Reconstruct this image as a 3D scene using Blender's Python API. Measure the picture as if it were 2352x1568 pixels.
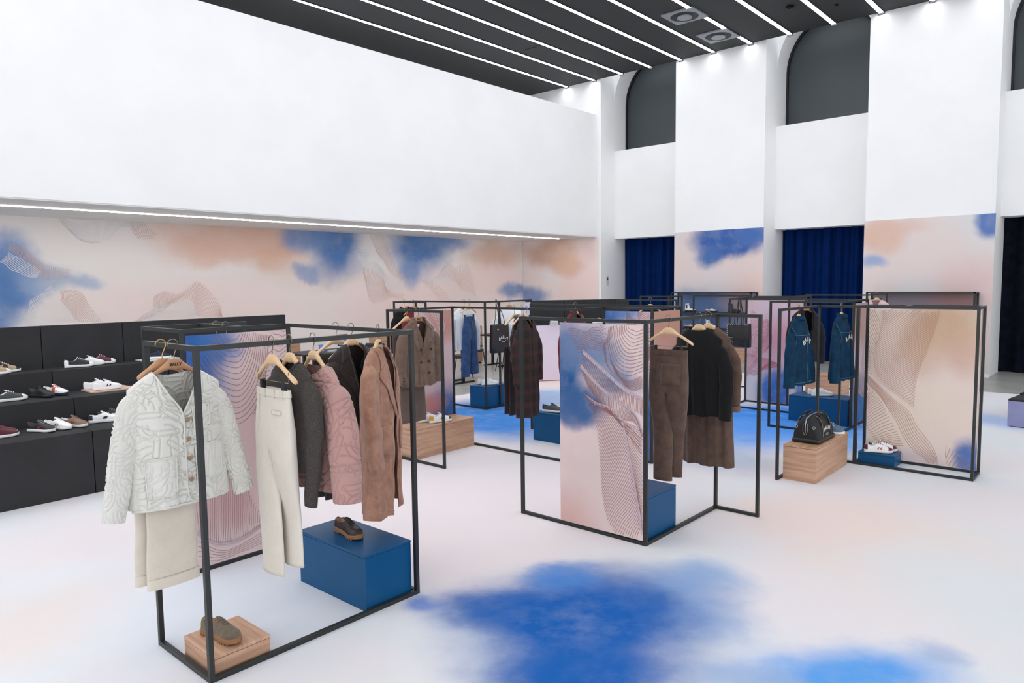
import bpy, bmesh, math, random
import numpy as np
from mathutils import Vector, Matrix

for o in list(bpy.data.objects):
    bpy.data.objects.remove(o, do_unlink=True)
random.seed(7)
SC = bpy.context.scene
COL = SC.collection
R = math.radians

# ------------------------------------------------------------------ camera, light, exposure
EYE = Vector((0.0, 0.0, 2.0))
YAW, PITCH, ROLL, FPX = 0.72492, 0.082376, -0.012347, 1649.79
_fw = Vector((math.cos(YAW) * math.cos(PITCH), math.sin(YAW) * math.cos(PITCH), -math.sin(PITCH)))
_r = Vector((math.sin(YAW), -math.cos(YAW), 0)); _u = _r.cross(_fw)
CR = _r * math.cos(ROLL) + _u * math.sin(ROLL)
CU = _u * math.cos(ROLL) - _r * math.sin(ROLL)
cam = bpy.data.cameras.new('camera'); camo = bpy.data.objects.new('camera', cam); COL.objects.link(camo)
m = Matrix((CR, CU, -_fw)).transposed().to_4x4(); m.translation = EYE
camo.matrix_world = m
cam.sensor_width = 36; cam.lens = FPX * 36 / 2352; cam.clip_end = 200
SC.camera = camo
W = bpy.data.worlds.new('world'); SC.world = W; W.use_nodes = True
W.node_tree.nodes['Background'].inputs[0].default_value = (0.93, 0.96, 1.0, 1)
W.node_tree.nodes['Background'].inputs[1].default_value = 1.55
STRIP_E = 11.0
SOFFIT_E = 24.0
vs = SC.view_settings
vs.view_transform = 'Standard'; vs.look = 'None'; vs.gamma = 1.0; vs.use_curve_mapping = False
vs.exposure = 0.28

def ray(x, y):
    return _fw + CR * ((x - 1176) / FPX) - CU * ((y - 784) / FPX)
def on_z(x, y, z=0.0):
    d = ray(x, y); return EYE + d * ((z - EYE.z) / d.z)
def on_x(x, y, X):
    d = ray(x, y); return EYE + d * (X / d.x)
def on_y(x, y, Y):
    d = ray(x, y); return EYE + d * (Y / d.y)

# ------------------------------------------------------------------ materials
def lin(c):
    return tuple((v / 12.92 if v <= 0.04045 else ((v + 0.055) / 1.055) ** 2.4) for v in [x / 255 for x in c]) + (1,)
class NT:
    def __init__(s, name):
        s.m = bpy.data.materials.new(name); s.m.use_nodes = True; s.t = s.m.node_tree
        s.b = s.t.nodes['Principled BSDF']
    def n(s, kind, **kw):
        x = s.t.nodes.new(kind)
        for k, v in kw.items(): setattr(x, k, v)
        return x
    def l(s, a, b): s.t.links.new(a, b)
    def math(s, op, a, b=None, clamp=False):
        x = s.n('ShaderNodeMath', operation=op); x.use_clamp = clamp
        for i, v in enumerate((a, b)):
            if v is None: continue
            if isinstance(v, (int, float)): x.inputs[i].default_value = v
            else: s.l(v, x.inputs[i])
        return x.outputs[0]
    def vec(s, op, a, b=None):
        x = s.n('ShaderNodeVectorMath', operation=op)
        for i, v in enumerate((a, b)):
            if v is None: continue
            if isinstance(v, (tuple, list, Vector)): x.inputs[i].default_value = v
            else: s.l(v, x.inputs[i])
        return x.outputs[1] if op in ('LENGTH', 'DOT_PRODUCT') else x.outputs[0]
    def mix(s, f, a, b):
        x = s.n('ShaderNodeMix', data_type='RGBA')
        for i, v in ((0, f), (6, a), (7, b)):
            if isinstance(v, (int, float)): x.inputs[i].default_value = v
            elif isinstance(v, tuple): x.inputs[i].default_value = v
            else: s.l(v, x.inputs[i])
        return x.outputs[2]
    def noise(s, v, scale, detail=3, rough=.5, dist=0):
        x = s.n('ShaderNodeTexNoise'); s.l(v, x.inputs['Vector'])
        x.inputs['Scale'].default_value = scale; x.inputs['Detail'].default_value = detail
        x.inputs['Roughness'].default_value = rough; x.inputs['Distortion'].default_value = dist
        return x
    def ramp(s, v, a, b, c=0.0, d=1.0, smooth=True):
        x = s.n('ShaderNodeMapRange'); x.interpolation_type = 'SMOOTHSTEP' if smooth else 'LINEAR'
        s.l(v, x.inputs[0])
        for i, q in zip((1, 2, 3, 4), (a, b, c, d)): x.inputs[i].default_value = q
        return x.outputs[0]
    def bump(s, h, strength, dist=.01):
        x = s.n('ShaderNodeBump'); x.inputs['Strength'].default_value = strength; x.inputs['Distance'].default_value = dist
        s.l(h, x.inputs['Height']); s.l(x.outputs[0], s.b.inputs['Normal'])

def mat(name, c, rough=.6, metal=0, spec=.5, var=.06, vscale=6, bump=0, bscale=200, sheen=0, emit=0):
    k = NT(name); base = lin(c)
    k.b.inputs['Roughness'].default_value = rough; k.b.inputs['Metallic'].default_value = metal
    k.b.inputs['Specular IOR Level'].default_value = spec
    co = k.n('ShaderNodeTexCoord').outputs['Object']
    if var:
        nz = k.noise(co, vscale, 4)
        dk = tuple(v * (1 - var * 2) for v in base[:3]) + (1,); lt = tuple(min(1, v * (1 + var * 2)) for v in base[:3]) + (1,)
        k.l(k.mix(k.ramp(nz.outputs[0], .3, .7), dk, lt), k.b.inputs['Base Color'])
    else: k.b.inputs['Base Color'].default_value = base
    if bump: k.bump(k.noise(co, bscale, 2).outputs[0], bump, .004)
    if sheen: k.b.inputs['Sheen Weight'].default_value = sheen
    if emit:
        k.b.inputs['Emission Color'].default_value = base; k.b.inputs['Emission Strength'].default_value = emit
    return k.m

def weave(name, c, c2, scale=500, rough=.85, axis='X', wale=False, sheen=.2, mottle=.5):
    """cloth: vertical wales (corduroy) or fine woven grain, with slow uneven dye"""
    k = NT(name); co = k.n('ShaderNodeTexCoord').outputs['Object']
    k.b.inputs['Roughness'].default_value = rough; k.b.inputs['Sheen Weight'].default_value = sheen
    k.b.inputs['Specular IOR Level'].default_value = .2
    nz = k.noise(co, 14, 5, .65).outputs[0]
    f = k.ramp(nz, .35, .65)
    if wale:
        w = k.n('ShaderNodeTexWave', bands_direction='X'); k.l(co, w.inputs['Vector']); w.inputs['Scale'].default_value = 55
        w.inputs['Distortion'].default_value = .12
        h = w.outputs['Fac']
        f = k.math('ADD', k.math('MULTIPLY', f, mottle), k.math('MULTIPLY', h, .10), True)
    else:
        h = k.noise(co, scale, 2).outputs[0]
        f = k.math('ADD', k.math('MULTIPLY', f, mottle), k.math('MULTIPLY', k.ramp(h, .3, .7), .4), True)
    k.l(k.mix(f, lin(c), lin(c2)), k.b.inputs['Base Color'])
    k.bump(h, .35, .002)
    return k.m

def knit(name, c, c2):
    k = NT(name); co = k.n('ShaderNodeTexCoord').outputs['Object']
    v = k.n('ShaderNodeTexVoronoi'); k.l(co, v.inputs['Vector']); v.inputs['Scale'].default_value = 260
    k.b.inputs['Roughness'].default_value = .95
    k.l(k.mix(k.ramp(v.outputs[0], .2, .6), lin(c), lin(c2)), k.b.inputs['Base Color'])
    k.bump(v.outputs[0], .8, .004)
    return k.m

def plaid(name):
    k = NT(name); co = k.n('ShaderNodeTexCoord').outputs['Object']
    sp = k.n('ShaderNodeSeparateXYZ'); k.l(co, sp.inputs[0])
    k.b.inputs['Roughness'].default_value = .9
    def stripe(o, s, a, b):
        f = k.math('FRACT', k.math('MULTIPLY', o, s)); return k.math('MULTIPLY', k.ramp(f, a, a + .08), k.ramp(f, b + .08, b))
    sx = stripe(sp.outputs[0], 9, .25, .65); sz = stripe(sp.outputs[2], 7, .2, .6)
    c = k.mix(k.math('MULTIPLY', sx, .4), lin((30, 20, 22)), lin((62, 34, 28)))
    c = k.mix(k.math('MULTIPLY', sz, .38), c, lin((74, 36, 26)))
    k.l(c, k.b.inputs['Base Color']); k.bump(k.noise(co, 300, 2).outputs[0], .3, .002)
    return k.m

def wood(name, c, c2, axis=0, scale=1.0):
    k = NT(name); co = k.n('ShaderNodeTexCoord').outputs['Object']
    mp = k.n('ShaderNodeMapping'); k.l(co, mp.inputs[0])
    s = [15.0 * scale] * 3
    if axis == 'H': s[0] = s[1] = 1.0 * scale
    else: s[axis] = .8 * scale
    mp.inputs['Scale'].default_value = s
    n1 = k.noise(mp.outputs[0], 1.6, 8, .62, .25).outputs[0]
    n2 = k.noise(mp.outputs[0], 14, 4, .6).outputs[0]
    f = k.math('ADD', k.math('MULTIPLY', k.ramp(n1, .3, .72), .75), k.math('MULTIPLY', n2, .3), True)
    k.l(k.mix(f, lin(c), lin(c2)), k.b.inputs['Base Color'])
    k.b.inputs['Roughness'].default_value = .45
    k.bump(n2, .08, .002)
    return k.m

def washes(name, base, base2, e1, e2, blobs, rough=.8, warp=.35, wscale=1.2, grain=.0, spec=.3):
    """flat print of soft watercolour washes; blobs = (u, v, ru, rv, colour, strength, softness) in the surface's own axes"""
    k = NT(name); P = k.n('ShaderNodeNewGeometry').outputs['Position']
    cmb = k.n('ShaderNodeCombineXYZ')
    k.l(k.vec('DOT_PRODUCT', P, e1), cmb.inputs[0]); k.l(k.vec('DOT_PRODUCT', P, e2), cmb.inputs[1])
    uv = cmb.outputs[0]
    nz = k.noise(uv, wscale, 6, .58)
    w = k.vec('MULTIPLY', k.vec('SUBTRACT', nz.outputs['Color'], (.5, .5, .5)), (warp * 2, warp * 2, 0))
    uvw = k.vec('ADD', uv, w)
    col = k.mix(k.ramp(k.noise(uv, wscale * .5, 3).outputs[0], .38, .62), lin(base), lin(base2))
    mot = k.ramp(k.noise(uv, wscale * 2.6, 7, .65).outputs[0], .25, .62, .84, 1.0)
    for (u, v, ru, rv, c, st, so) in blobs:
        q = k.vec('MULTIPLY', k.vec('SUBTRACT', uvw, (u, v, 0)), (1 / ru, 1 / rv, 0))
        f = k.ramp(k.vec('LENGTH', q), 1 + so, 1 - so)
        col = k.mix(k.math('MULTIPLY', k.math('MULTIPLY', f, st), mot), col, lin(c))
    if grain:
        g = k.noise(P, 260, 2).outputs[0]
        gr = k.math('ADD', k.math('MULTIPLY', g, grain), 1 - grain / 2)
        hs = k.n('ShaderNodeHueSaturation'); k.l(col, hs.inputs['Color']); k.l(gr, hs.inputs['Value']); col = hs.outputs[0]
        k.bump(g, .15, .003)
    k.l(col, k.b.inputs['Base Color']); k.b.inputs['Roughness'].default_value = rough
    k.b.inputs['Specular IOR Level'].default_value = spec
    return k.m

M_WHITE = mat('white_plaster', (243, 243, 243), .8, var=.008, vscale=1)
M_SOFFIT = mat('soffit_paint', (236, 234, 232), .7, var=.02, vscale=1)
M_CEIL = mat('ceiling_black', (46, 48, 50), .75, var=.06, vscale=.4)
M_CONC = NT('polished_concrete')
_p = M_CONC.n('ShaderNodeNewGeometry').outputs['Position']; _n = M_CONC.noise(_p, 1.3, 7, .6)
M_CONC.l(M_CONC.mix(M_CONC.ramp(_n.outputs[0], .3, .7), lin((150, 150, 147)), lin((172, 172, 168))), M_CONC.b.inputs['Base Color'])
M_CONC.b.inputs['Roughness'].default_value = .32; M_CONC = M_CONC.m
M_FRAME = mat('grey_metal', (42, 44, 44), .42, .25, var=.03)
M_DARK = mat('charcoal_board', (50, 50, 52), .75, spec=.2, var=.05, vscale=3, bump=.05)
M_BLUE = mat('blue_lacquer', (6, 74, 118), .38, spec=.25, var=.03, vscale=2)
M_WOOD = wood('oak_veneer', (156, 116, 90), (204, 162, 130), 0)
M_WOODY = wood('oak_veneer_side', (156, 116, 90), (204, 162, 130), 1)
M_WOODS = wood('walnut_veneer', (158, 120, 97), (206, 166, 138), 'H')
M_WOODX = wood('walnut_veneer_top', (158, 120, 97), (206, 166, 138), 0)
M_WOODSY = wood('walnut_veneer_side', (158, 120, 97), (206, 166, 138), 1)
M_HANG = wood('pale_hanger_wood', (208, 172, 130), (224, 190, 152), 0, 3)
M_HANGD = wood('brown_hanger_wood', (166, 118, 84), (186, 138, 100), 0, 3)
M_HOOK = mat('brass_grey_hook', (140, 128, 112), .3, .9, var=0)
M_HOOKB = mat('brass_hook', (190, 150, 90), .3, .9, var=0)
M_BLACKP = mat('black_plastic', (22, 22, 23), .4, var=.0)
M_BLACKM = mat('black_metal', (24, 25, 26), .45, .3, var=0)
M_GLASS = mat('dark_window_glass', (52, 60, 64), .42, var=.04, vscale=.5, spec=.6)
M_WFRAME = mat('black_window_frame', (20, 21, 22), .5, var=0)
M_LED = NT('led_light'); M_LED.b.inputs['Base Color'].default_value = (1, 1, 1, 1)
M_LED.b.inputs['Emission Color'].default_value = (.96, .97, 1, 1); M_LED.b.inputs['Emission Strength'].default_value = STRIP_E; M_LED = M_LED.m
M_LED2 = NT('soffit_led'); M_LED2.b.inputs['Base Color'].default_value = (1, 1, 1, 1)
M_LED2.b.inputs['Emission Color'].default_value = (.97, .98, 1, 1); M_LED2.b.inputs['Emission Strength'].default_value = SOFFIT_E; M_LED2 = M_LED2.m
M_LINE = mat('terracotta_line_print', (152, 104, 98), .8, var=0)
M_LINEB = mat('bronze_line_print', (176, 128, 98), .8, var=0)
M_LINEP = mat('pink_line_print', (186, 112, 128), .8, var=0)
M_LINEF = mat('faint_line_print', (206, 172, 160), .8, var=0)
M_LINEW = mat('white_line_print', (222, 218, 218), .8, var=0)
M_LINEH = mat('beige_rib_print', (220, 200, 187), .8, var=0)
M_LINEL = mat('light_rib_print', (192, 172, 178), .8, var=0)

# ------------------------------------------------------------------ object helpers
def link(o, parent=None):
    COL.objects.link(o)
    if parent is not None: o.parent = parent
    return o
def mesh(name, verts, faces, m, parent=None, smooth=False, loc=None, rotz=None):
    me = bpy.data.meshes.new(name); me.from_pydata([tuple(v) for v in verts], [], [tuple(f) for f in faces]); me.update()
    if smooth: me.polygons.foreach_set('use_smooth', [True] * len(me.polygons))
    for mm in (m if isinstance(m, (list, tuple)) else [m]): me.materials.append(mm)
    o = link(bpy.data.objects.new(name, me), parent)
    if loc is not None: o.location = loc
    if rotz is not None: o.rotation_euler[2] = rotz
    return o
def tag(o, label=None, cat=None, group=None, kind=None):
    if label: o['label'] = label
    if cat: o['category'] = cat
    if group: o['group'] = group
    if kind: o['kind'] = kind
    return o
def thing(name, label, cat, loc=(0, 0, 0), rotz=0.0, group=None):
    o = link(bpy.data.objects.new(name, None)); o.empty_display_size = .1
    o.location = loc; o.rotation_euler[2] = rotz
    return tag(o, label, cat, group)
def boxv(x0, x1, y0, y1, z0, z1):
    v = [(x0, y0, z0), (x1, y0, z0), (x1, y1, z0), (x0, y1, z0), (x0, y0, z1), (x1, y0, z1), (x1, y1, z1), (x0, y1, z1)]
    f = [(0, 3, 2, 1), (4, 5, 6, 7), (0, 1, 5, 4), (1, 2, 6, 5), (2, 3, 7, 6), (3, 0, 4, 7)]
    return v, f
def box(name, b, m, parent=None, bev=0.0):
    v, f = boxv(*b)
    c = Vector(((b[0] + b[1]) / 2, (b[2] + b[3]) / 2, b[4]))
    o = mesh(name, [Vector(q) - c for q in v], f, m, parent, loc=c)
    if bev:
        md = o.modifiers.new('bevel', 'BEVEL'); md.width = bev; md.segments = 2; md.limit_method = 'ANGLE'
    return o
def loft(rings, cap0=True, cap1=True, closed=True):
    n = len(rings[0]); v = [p for r in rings for p in r]; f = []
    for i in range(len(rings) - 1):
        for j in range(n if closed else n - 1):
            k = (j + 1) % n
            f.append((i * n + j, i * n + k, (i + 1) * n + k, (i + 1) * n + j))
    if cap0: f.append(tuple(range(n))[::-1])
    if cap1: f.append(tuple(range((len(rings) - 1) * n, len(rings) * n)))
    return v, f
def tubevf(path, rad, n=8, caps=True):
    pts = [Vector(p) for p in path]; rings = []; up = None
    for i, p in enumerate(pts):
        t = (pts[min(i + 1, len(pts) - 1)] - pts[max(i - 1, 0)]).normalized()
        if up is None:
            up = Vector((0, 0, 1)) if abs(t.z) < .9 else Vector((0, 1, 0))
        s = t.cross(up)
        if s.length < 1e-4: s = t.cross(Vector((1, 0, 0)))
        s.normalize(); up = s.cross(t).normalized()
        r = rad[i] if isinstance(rad, (list, tuple)) else rad
        rings.append([p + s * (r * math.cos(a)) + up * (r * math.sin(a)) for a in [2 * math.pi * j / n for j in range(n)]])
    return loft(rings, caps, caps)
def tube(name, path, rad, m, parent=None, n=8):
    v, f = tubevf(path, rad, n); return mesh(name, v, f, m, parent, True)
def join(parts):
    V, F = [], []
    for v, f in parts:
        o = len(V); V += list(v); F += [tuple(i + o for i in q) for q in f]
    return V, F
def crv(pts, n=24):
    P = [Vector(p) for p in pts]; out = []
    if len(P) == 2: return [P[0].lerp(P[1], i / n) for i in range(n + 1)]
    Q = [P[0] * 2 - P[1]] + P + [P[-1] * 2 - P[-2]]
    S = len(P) - 1
    for i in range(n + 1):
        t = i / n * S; s = min(int(t), S - 1); t -= s
        a, b, c, d = Q[s:s + 4]
        out.append(.5 * (2 * b + (c - a) * t + (2 * a - 5 * b + 4 * c - d) * t * t + (3 * b - 3 * c + d - a) * t ** 3))
    return out

# text as a flat raised mesh
def text(name, s, size, m, parent, loc, rot, arch=0.0, bold=0.0, ext=.0008):
    cu = bpy.data.curves.new(name, 'FONT'); cu.body = s; cu.size = size; cu.align_x = 'CENTER'; cu.align_y = 'CENTER'
    cu.extrude = ext; cu.offset = bold; cu.resolution_u = 2
    t = bpy.data.objects.new('tmp', cu); COL.objects.link(t)
    dg = bpy.context.evaluated_depsgraph_get(); me = bpy.data.meshes.new_from_object(t.evaluated_get(dg))
    bpy.data.objects.remove(t, do_unlink=True)
    if arch:
        for v in me.vertices:
            v.co.y -= arch * v.co.x ** 2
    me.materials.clear(); me.materials.append(m); me.name = name
    o = link(bpy.data.objects.new(name, me), parent); o.location = loc; o.rotation_euler = rot
    return o

# ------------------------------------------------------------------ the setting
PX, MIDX, WINX, CURX = 16.82, 17.52, 18.1, 18.0
CEIL = 7.53
CY = math.cos(YAW); SY = math.sin(YAW)
E1 = (SY, -CY, 0); E2 = (CY, SY, 0)      # rug print axes: sideways, into the hall
def fb(px, py, hw, top, c, st=1.0, so=.35):
    a = on_z(px, py); l = on_z(px - hw, py); t = on_z(px, top)
    g = lambda p, e: p.x * e[0] + p.y * e[1]
    return (g(a, E1), g(a, E2), abs(g(a, E1) - g(l, E1)), abs(g(t, E2) - g(a, E2)), c, st, so)

v, f = boxv(-12, 20.5, -12, 18, -.2, 0)
floor = mesh('floor', v, f, M_CONC); tag(floor, kind='structure')
v, f = boxv(-5, PX, -5, 17, CEIL, CEIL + .3)
ceil = mesh('ceiling', v, f, M_CEIL); tag(ceil, kind='structure')

# right wall with its pilasters, recesses, arched windows and curtains
wall = mesh('wall_right', *boxv(18.32, 18.6, -8, 18, 0, 9.4), M_WHITE); tag(wall, kind='structure')
PIL = [(-4.5, -2.3), (2.3, 4.66), (6.9, 9.23)]
PILTOP = 9.4
for a, b in PIL + [(-9, -7), (11.53, 18)]:
    box('pilaster', (PX, 18.32, a, b, 0, PILTOP), M_WHITE, wall)
REC = [(9.23, 11.53), (4.66, 6.9), (0.0, 2.3), (-2.3, 0.0), (-7, -4.5)]
WTR = []
for i, (a, b) in enumerate(REC):
    box('lintel_panel', (MIDX, 18.32, a, b, 3.2, 5.66), M_WHITE, wall)
    c = (a + b) / 2; rad = (b - a) / 2; sp = 7.0
    arc = [(c + rad * math.cos(t), sp + 1.24 * math.sin(t)) for t in [math.pi * k / 24 for k in range(25)]]
    for nm, x0, x1, r0 in (('arch_surround', 17.5, 18.32, None),):
        V = []; F = []
        for x in (x0, x1):
            for (y, z) in arc: V.append((x, y, z))
            for (y, z) in arc: V.append((x, y, 9.4))
        n = 25
        for k in range(n - 1):
            F += [(k, k + 1, n + k + 1, n + k), (2 * n + k, 3 * n + k, 3 * n + k + 1, 2 * n + k + 1), (k, 2 * n + k, 2 * n + k + 1, k + 1)]
        mesh(nm, V, F, M_WHITE, wall)
    w = link(bpy.data.objects.new('window_%d' % (i + 1), None)); tag(w, kind='structure')
    w.location = (WINX, c, 5.66)
    out = [(-rad, 0)] + [(y - c, z - 5.66) for y, z in arc[::-1]] + [(rad, 0)]
    V = [(0.03, y, z) for y, z in out] ; mesh('pane', V, [tuple(range(len(V)))[::-1]], M_GLASS, w)
    V = []; F = []
    for q, (y, z) in enumerate(out):
        s = .965
        V += [(-.03, y, z), (-.03, y * s, z * .975 + .0), (.03, y, z), (.03, y * s, z * .975)]
    for q in range(len(out) - 1):
        A = 4 * q; B = A + 4
        F += [(A, B, B + 1, A + 1), (A + 1, B + 1, B + 3, A + 3)]
    mesh('window_frame', V, F, M_WFRAME, w)

def curtain(y0, y1, m, lab, idx):
    random.seed(idx)
    n = 160; zs = [0.02, .6, 1.4, 2.2, 2.9, 3.3]; V = []; F = []
    ph = [random.uniform(0, 6) for _ in range(3)]
    for z in zs:
        for i in range(n + 1):
            t = i / n; y = y0 + (y1 - y0) * t
            x = CURX + (.07 * math.sin(46 * t + ph[0] + .4 * math.sin(7 * t + ph[1]))) + .03 * math.sin(110 * t + ph[2] + z * .3)
            V.append((x - CURX, y - (y0 + y1) / 2, z))
    for r in range(len(zs) - 1):
        for i in range(n):
            a = r * (n + 1) + i; F.append((a, a + 1, a + n + 2, a + n + 1))
    o = mesh('curtain', V, F, m, smooth=True, loc=(CURX, (y0 + y1) / 2, 0)); tag(o, lab, 'curtain')
M_VELV = mat('navy_velvet', (0, 34, 88), .9, spec=.1, var=.05, vscale=5, sheen=0)
M_VELV2 = mat('midnight_velvet', (12, 16, 28), .9, spec=.1, var=.2, vscale=5)
curtain(9.23, 11.53, M_VELV, 'navy velvet curtain in the bay nearest the overhanging white balcony', 1)
curtain(4.66, 6.9, M_VELV, 'navy velvet curtain in the bay behind the denim jackets, between the two mural pilasters', 2)
curtain(-2.3, 2.3, M_VELV2, 'midnight blue, almost black curtain at the right edge', 3)

for a, b in PIL[1:]:
    box('baseboard', (PX - .02, PX, a, b, 0, .07), M_WHITE, wall)

# balcony on the left with the mural wall under it
YB, YM, ZB0, ZB1 = 11.67, 14.42, 3.22, 6.58
wl = mesh('wall_left', *boxv(-10, PX, YM, YM + .2, 0, CEIL), M_WHITE); tag(wl, kind='structure')
bal = mesh('wall_left_upper', *boxv(-10, PX - .005, YB, YM, ZB0 + .02, ZB1), M_WHITE); tag(bal, kind='structure')
sof = box('soffit', (-10, PX - .01, YB + .012, YM - .01, ZB0, ZB0 + .02), M_SOFFIT, bal)
# white jamb line, switch
sw = thing('wall_switch', 'small white switch plate with dark symbol beside the first navy curtain', 'switch', (MIDX - .4, 11.53, 1.87))
box('plate', (-.06, .06, -.012, 0, 0, .26), mat('switch_plate', (214, 214, 214), .4, var=0), sw)
box('symbol', (-.03, .03, -.016, -.011, .15, .23), mat('switch_symbol', (70, 72, 75), .4, var=0), sw)

def mural(name, axes, lim, base, base2, blobs, parent, warp=.3, ws=1.1):
    pass

def mb(fn, D):
    def g(px, py, hw, hh, c, st=1.0, so=.45):
        p = fn(px, py, D); a = fn(px - hw, py, D); b = fn(px, py - hh, D)
        lat = (lambda q: q.x) if fn is on_y else (lambda q: -q.y)
        return (lat(p), p.z, abs(lat(a) - lat(p)), abs(b.z - p.z), c, st, so)
    return g
B = mb(on_y, YM)
BL = (82, 120, 174); BL2 = (112, 142, 190); PE = (222, 184, 164); OR = (218, 176, 150); PK = (236, 210, 204); WH = (222, 216, 212)
mw = box('mural', (-10, PX - .012, YM - .012, YM, 0, ZB0), washes('mural_print_left', (232, 226, 222), (236, 226, 222), (1, 0, 0), (0, 0, 1), [
    B(430, 700, 300, 60, PK, .6, .6), B(980, 700, 220, 60, PK, .8, .7),
    B(560, 545, 190, 45, PE, .95, .5), B(640, 590, 60, 35, OR, .8, .5), B(470, 575, 90, 30, PE, .6, .6), B(730, 630, 150, 30, (226, 208, 198), .6, .6),
    B(20, 640, 75, 85, BL2, 1, .45), B(90, 650, 110, 28, (150, 168, 196), .8, .6), B(-60, 700, 120, 130, BL, .9, .4), B(200, 650, 40, 14, (160, 178, 204), .7, .7),
    B(770, 560, 58, 78, BL, 1, .55), B(705, 540, 50, 40, BL2, .9, .5), B(700, 625, 30, 16, BL2, .7, .5),
    B(960, 560, 66, 66, BL, 1, .55), B(1010, 545, 60, 25, BL2, .9, .5), B(945, 630, 24, 30, BL2, .8, .6),
    B(1130, 585, 60, 32, (212, 178, 160), .9, .6), B(1120, 640, 80, 30, PK, .8, .6), B(1185, 665, 30, 20, BL2, .9, .5)], warp=.45, wscale=.8), wl)
B = mb(on_x, PX)
box('mural', (PX - .012, PX, 11.6, YM - .02, 0, 3.22), washes('mural_print_end', (234, 228, 226), (240, 226, 222), (0, -1, 0), (0, 0, 1), [
    B(1330, 660, 50, 60, PK, .9, .6), B(1270, 580, 60, 32, (208, 176, 158), 1, .5), B(1300, 610, 36, 20, OR, .8, .5), B(1350, 580, 20, 25, PK, .8, .6), B(1222, 678, 36, 20, BL2, .9, .5)], warp=.25, wscale=1.2), wall)
box('mural', (PX - .012, PX, 6.89, 9.24, 0, 3.22), washes('mural_print_middle', (218, 212, 214), (226, 208, 204), (0, -1, 0), (0, 0, 1), [
    B(1730, 655, 60, 30, (232, 204, 196), .8, .6), B(1672, 552, 78, 42, (58, 98, 166), 1, .3), B(1632, 592, 32, 22, (74, 110, 172), 1, .5), B(1730, 540, 36, 22, (74, 112, 176), .9, .5), B(1575, 690, 45, 28, (160, 178, 210), .9, .6)], warp=.2, wscale=1.4), wall)
box('mural', (PX - .012, PX, 2.29, 4.67, 0, 3.22), washes('mural_print_right', (220, 217, 217), (226, 212, 209), (0, -1, 0), (0, 0, 1), [
    B(2230, 660, 80, 60, (224, 196, 194), .9, .7), B(2025, 545, 48, 36, (222, 188, 170), 1, .5), B(2060, 520, 60, 16, (220, 188, 172), .7, .6), B(2005, 600, 26, 14, (150, 168, 206), .9, .6), B(2272, 510, 36, 34, (96, 124, 184), 1, .4)], warp=.2, wscale=1.4), wall)

# contour-line art ------------------------------------------------------------------
def ribbons(name, lines, width, nrm, m, parent, lift=.0012):
    V = []; F = []; N = Vector(nrm)
    for L in lines:
        if len(L) < 2: continue
        w = width; o = len(V); lift = .0010 + .00012 * (len(F) % 37)
        for i, p in enumerate(L):
            t = (L[min(i + 1, len(L) - 1)] - L[max(i - 1, 0)])
            if t.length < 1e-7: t = Vector((0, 0, 1))
            s = t.normalized().cross(N) * (w / 2)
            V += [p + s + N * lift, p - s + N * lift]
        for i in range(len(L) - 1):
            a = o + 2 * i; F.append((a, a + 1, a + 3, a + 2))
    return tag(mesh(name, V, F, m, parent), kind='stuff')
def between(c1, c2, n, wob=0.0, N=30, ph=0.0):
    A = crv(c1, N); Bc = crv(c2, N); out = []
    for k in range(n):
        t = k / max(1, n - 1)
        out.append([A[i].lerp(Bc[i], t) + Vector((0, wob * math.sin(i * .5 + k * .35 + ph), 0)) for i in range(N + 1)])
    return out
def hatch(c1, c2, n, wob=.012, N=12, ph=0.0):
    wob = wob * (.35 if wob < .1 else .6)
    A = crv(c1, n); Bc = crv(c2, n); out = []
    for k in range(n + 1):
        d = Bc[k] - A[k]; s = Vector((-d.y, d.x, 0))
        if s.length > 0: s.normalize()
        out.append([A[k].lerp(Bc[k], i / N) + s * (wob * math.sin(i / N * 6 + k * .14 + ph) * math.sin(math.pi * i / N)) for i in range(N + 1)])
    return out
def clip01(lines):
    out = []
    for L in lines:
        cur = []
        for p in L:
            if 0 <= p.x <= 1 and 0 <= p.y <= 1: cur.append(p)
            else:
                if len(cur) > 1: out.append(cur)
                cur = []
        if len(cur) > 1: out.append(cur)
    return out
def u3(pts): return [(x, y, 0) for x, y in pts]

# faint mountain drawings on the mural: pixel outlines measured in the photo, laid on the wall plane
def wallart(lines, m, w):
    L = [[on_y(p.x, p.y, YM - .012) for p in l] for l in lines]
    return ribbons('line_print', L, w, (0, -1, 0), m, wl)
wb = []; ww = []
wb += hatch(u3([(25, 560), (60, 575), (100, 605), (160, 620)]), u3([(20, 575), (60, 600), (100, 640), (150, 640)]), 40, 2)
ww += between(u3([(20, 580), (60, 602), (95, 622)]), u3([(0, 600), (40, 625), (85, 640)]), 9, 1.5)
ww += between(u3([(115, 655), (140, 690), (180, 738)]), u3([(70, 690), (95, 720), (130, 748)]), 13, 3)
wb += hatch(u3([(140, 665), (185, 670), (205, 700), (235, 738)]), u3([(140, 690), (160, 715), (180, 738), (235, 740)]), 34, 2)
ww += hatch(u3([(70, 690), (95, 720), (130, 748)]), u3([(60, 748), (80, 750), (130, 750)]), 18, 1)
ww += between(u3([(140, 495), (165, 512), (200, 513), (230, 500)]), u3([(165, 540), (200, 556), (232, 556)]), 13, 2)
wb += between(u3([(130, 495), (155, 525), (190, 552), (228, 556)]), u3([(134, 495), (160, 527), (192, 554), (230, 557)]), 2)
ww += between(u3([(245, 502), (275, 500), (320, 510), (350, 535)]), u3([(232, 552), (255, 545), (275, 520), (295, 520)]), 13, 2)
wb += hatch(u3([(300, 505), (330, 512), (360, 535)]), u3([(300, 525), (318, 548), (350, 549)]), 16, 2)
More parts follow.
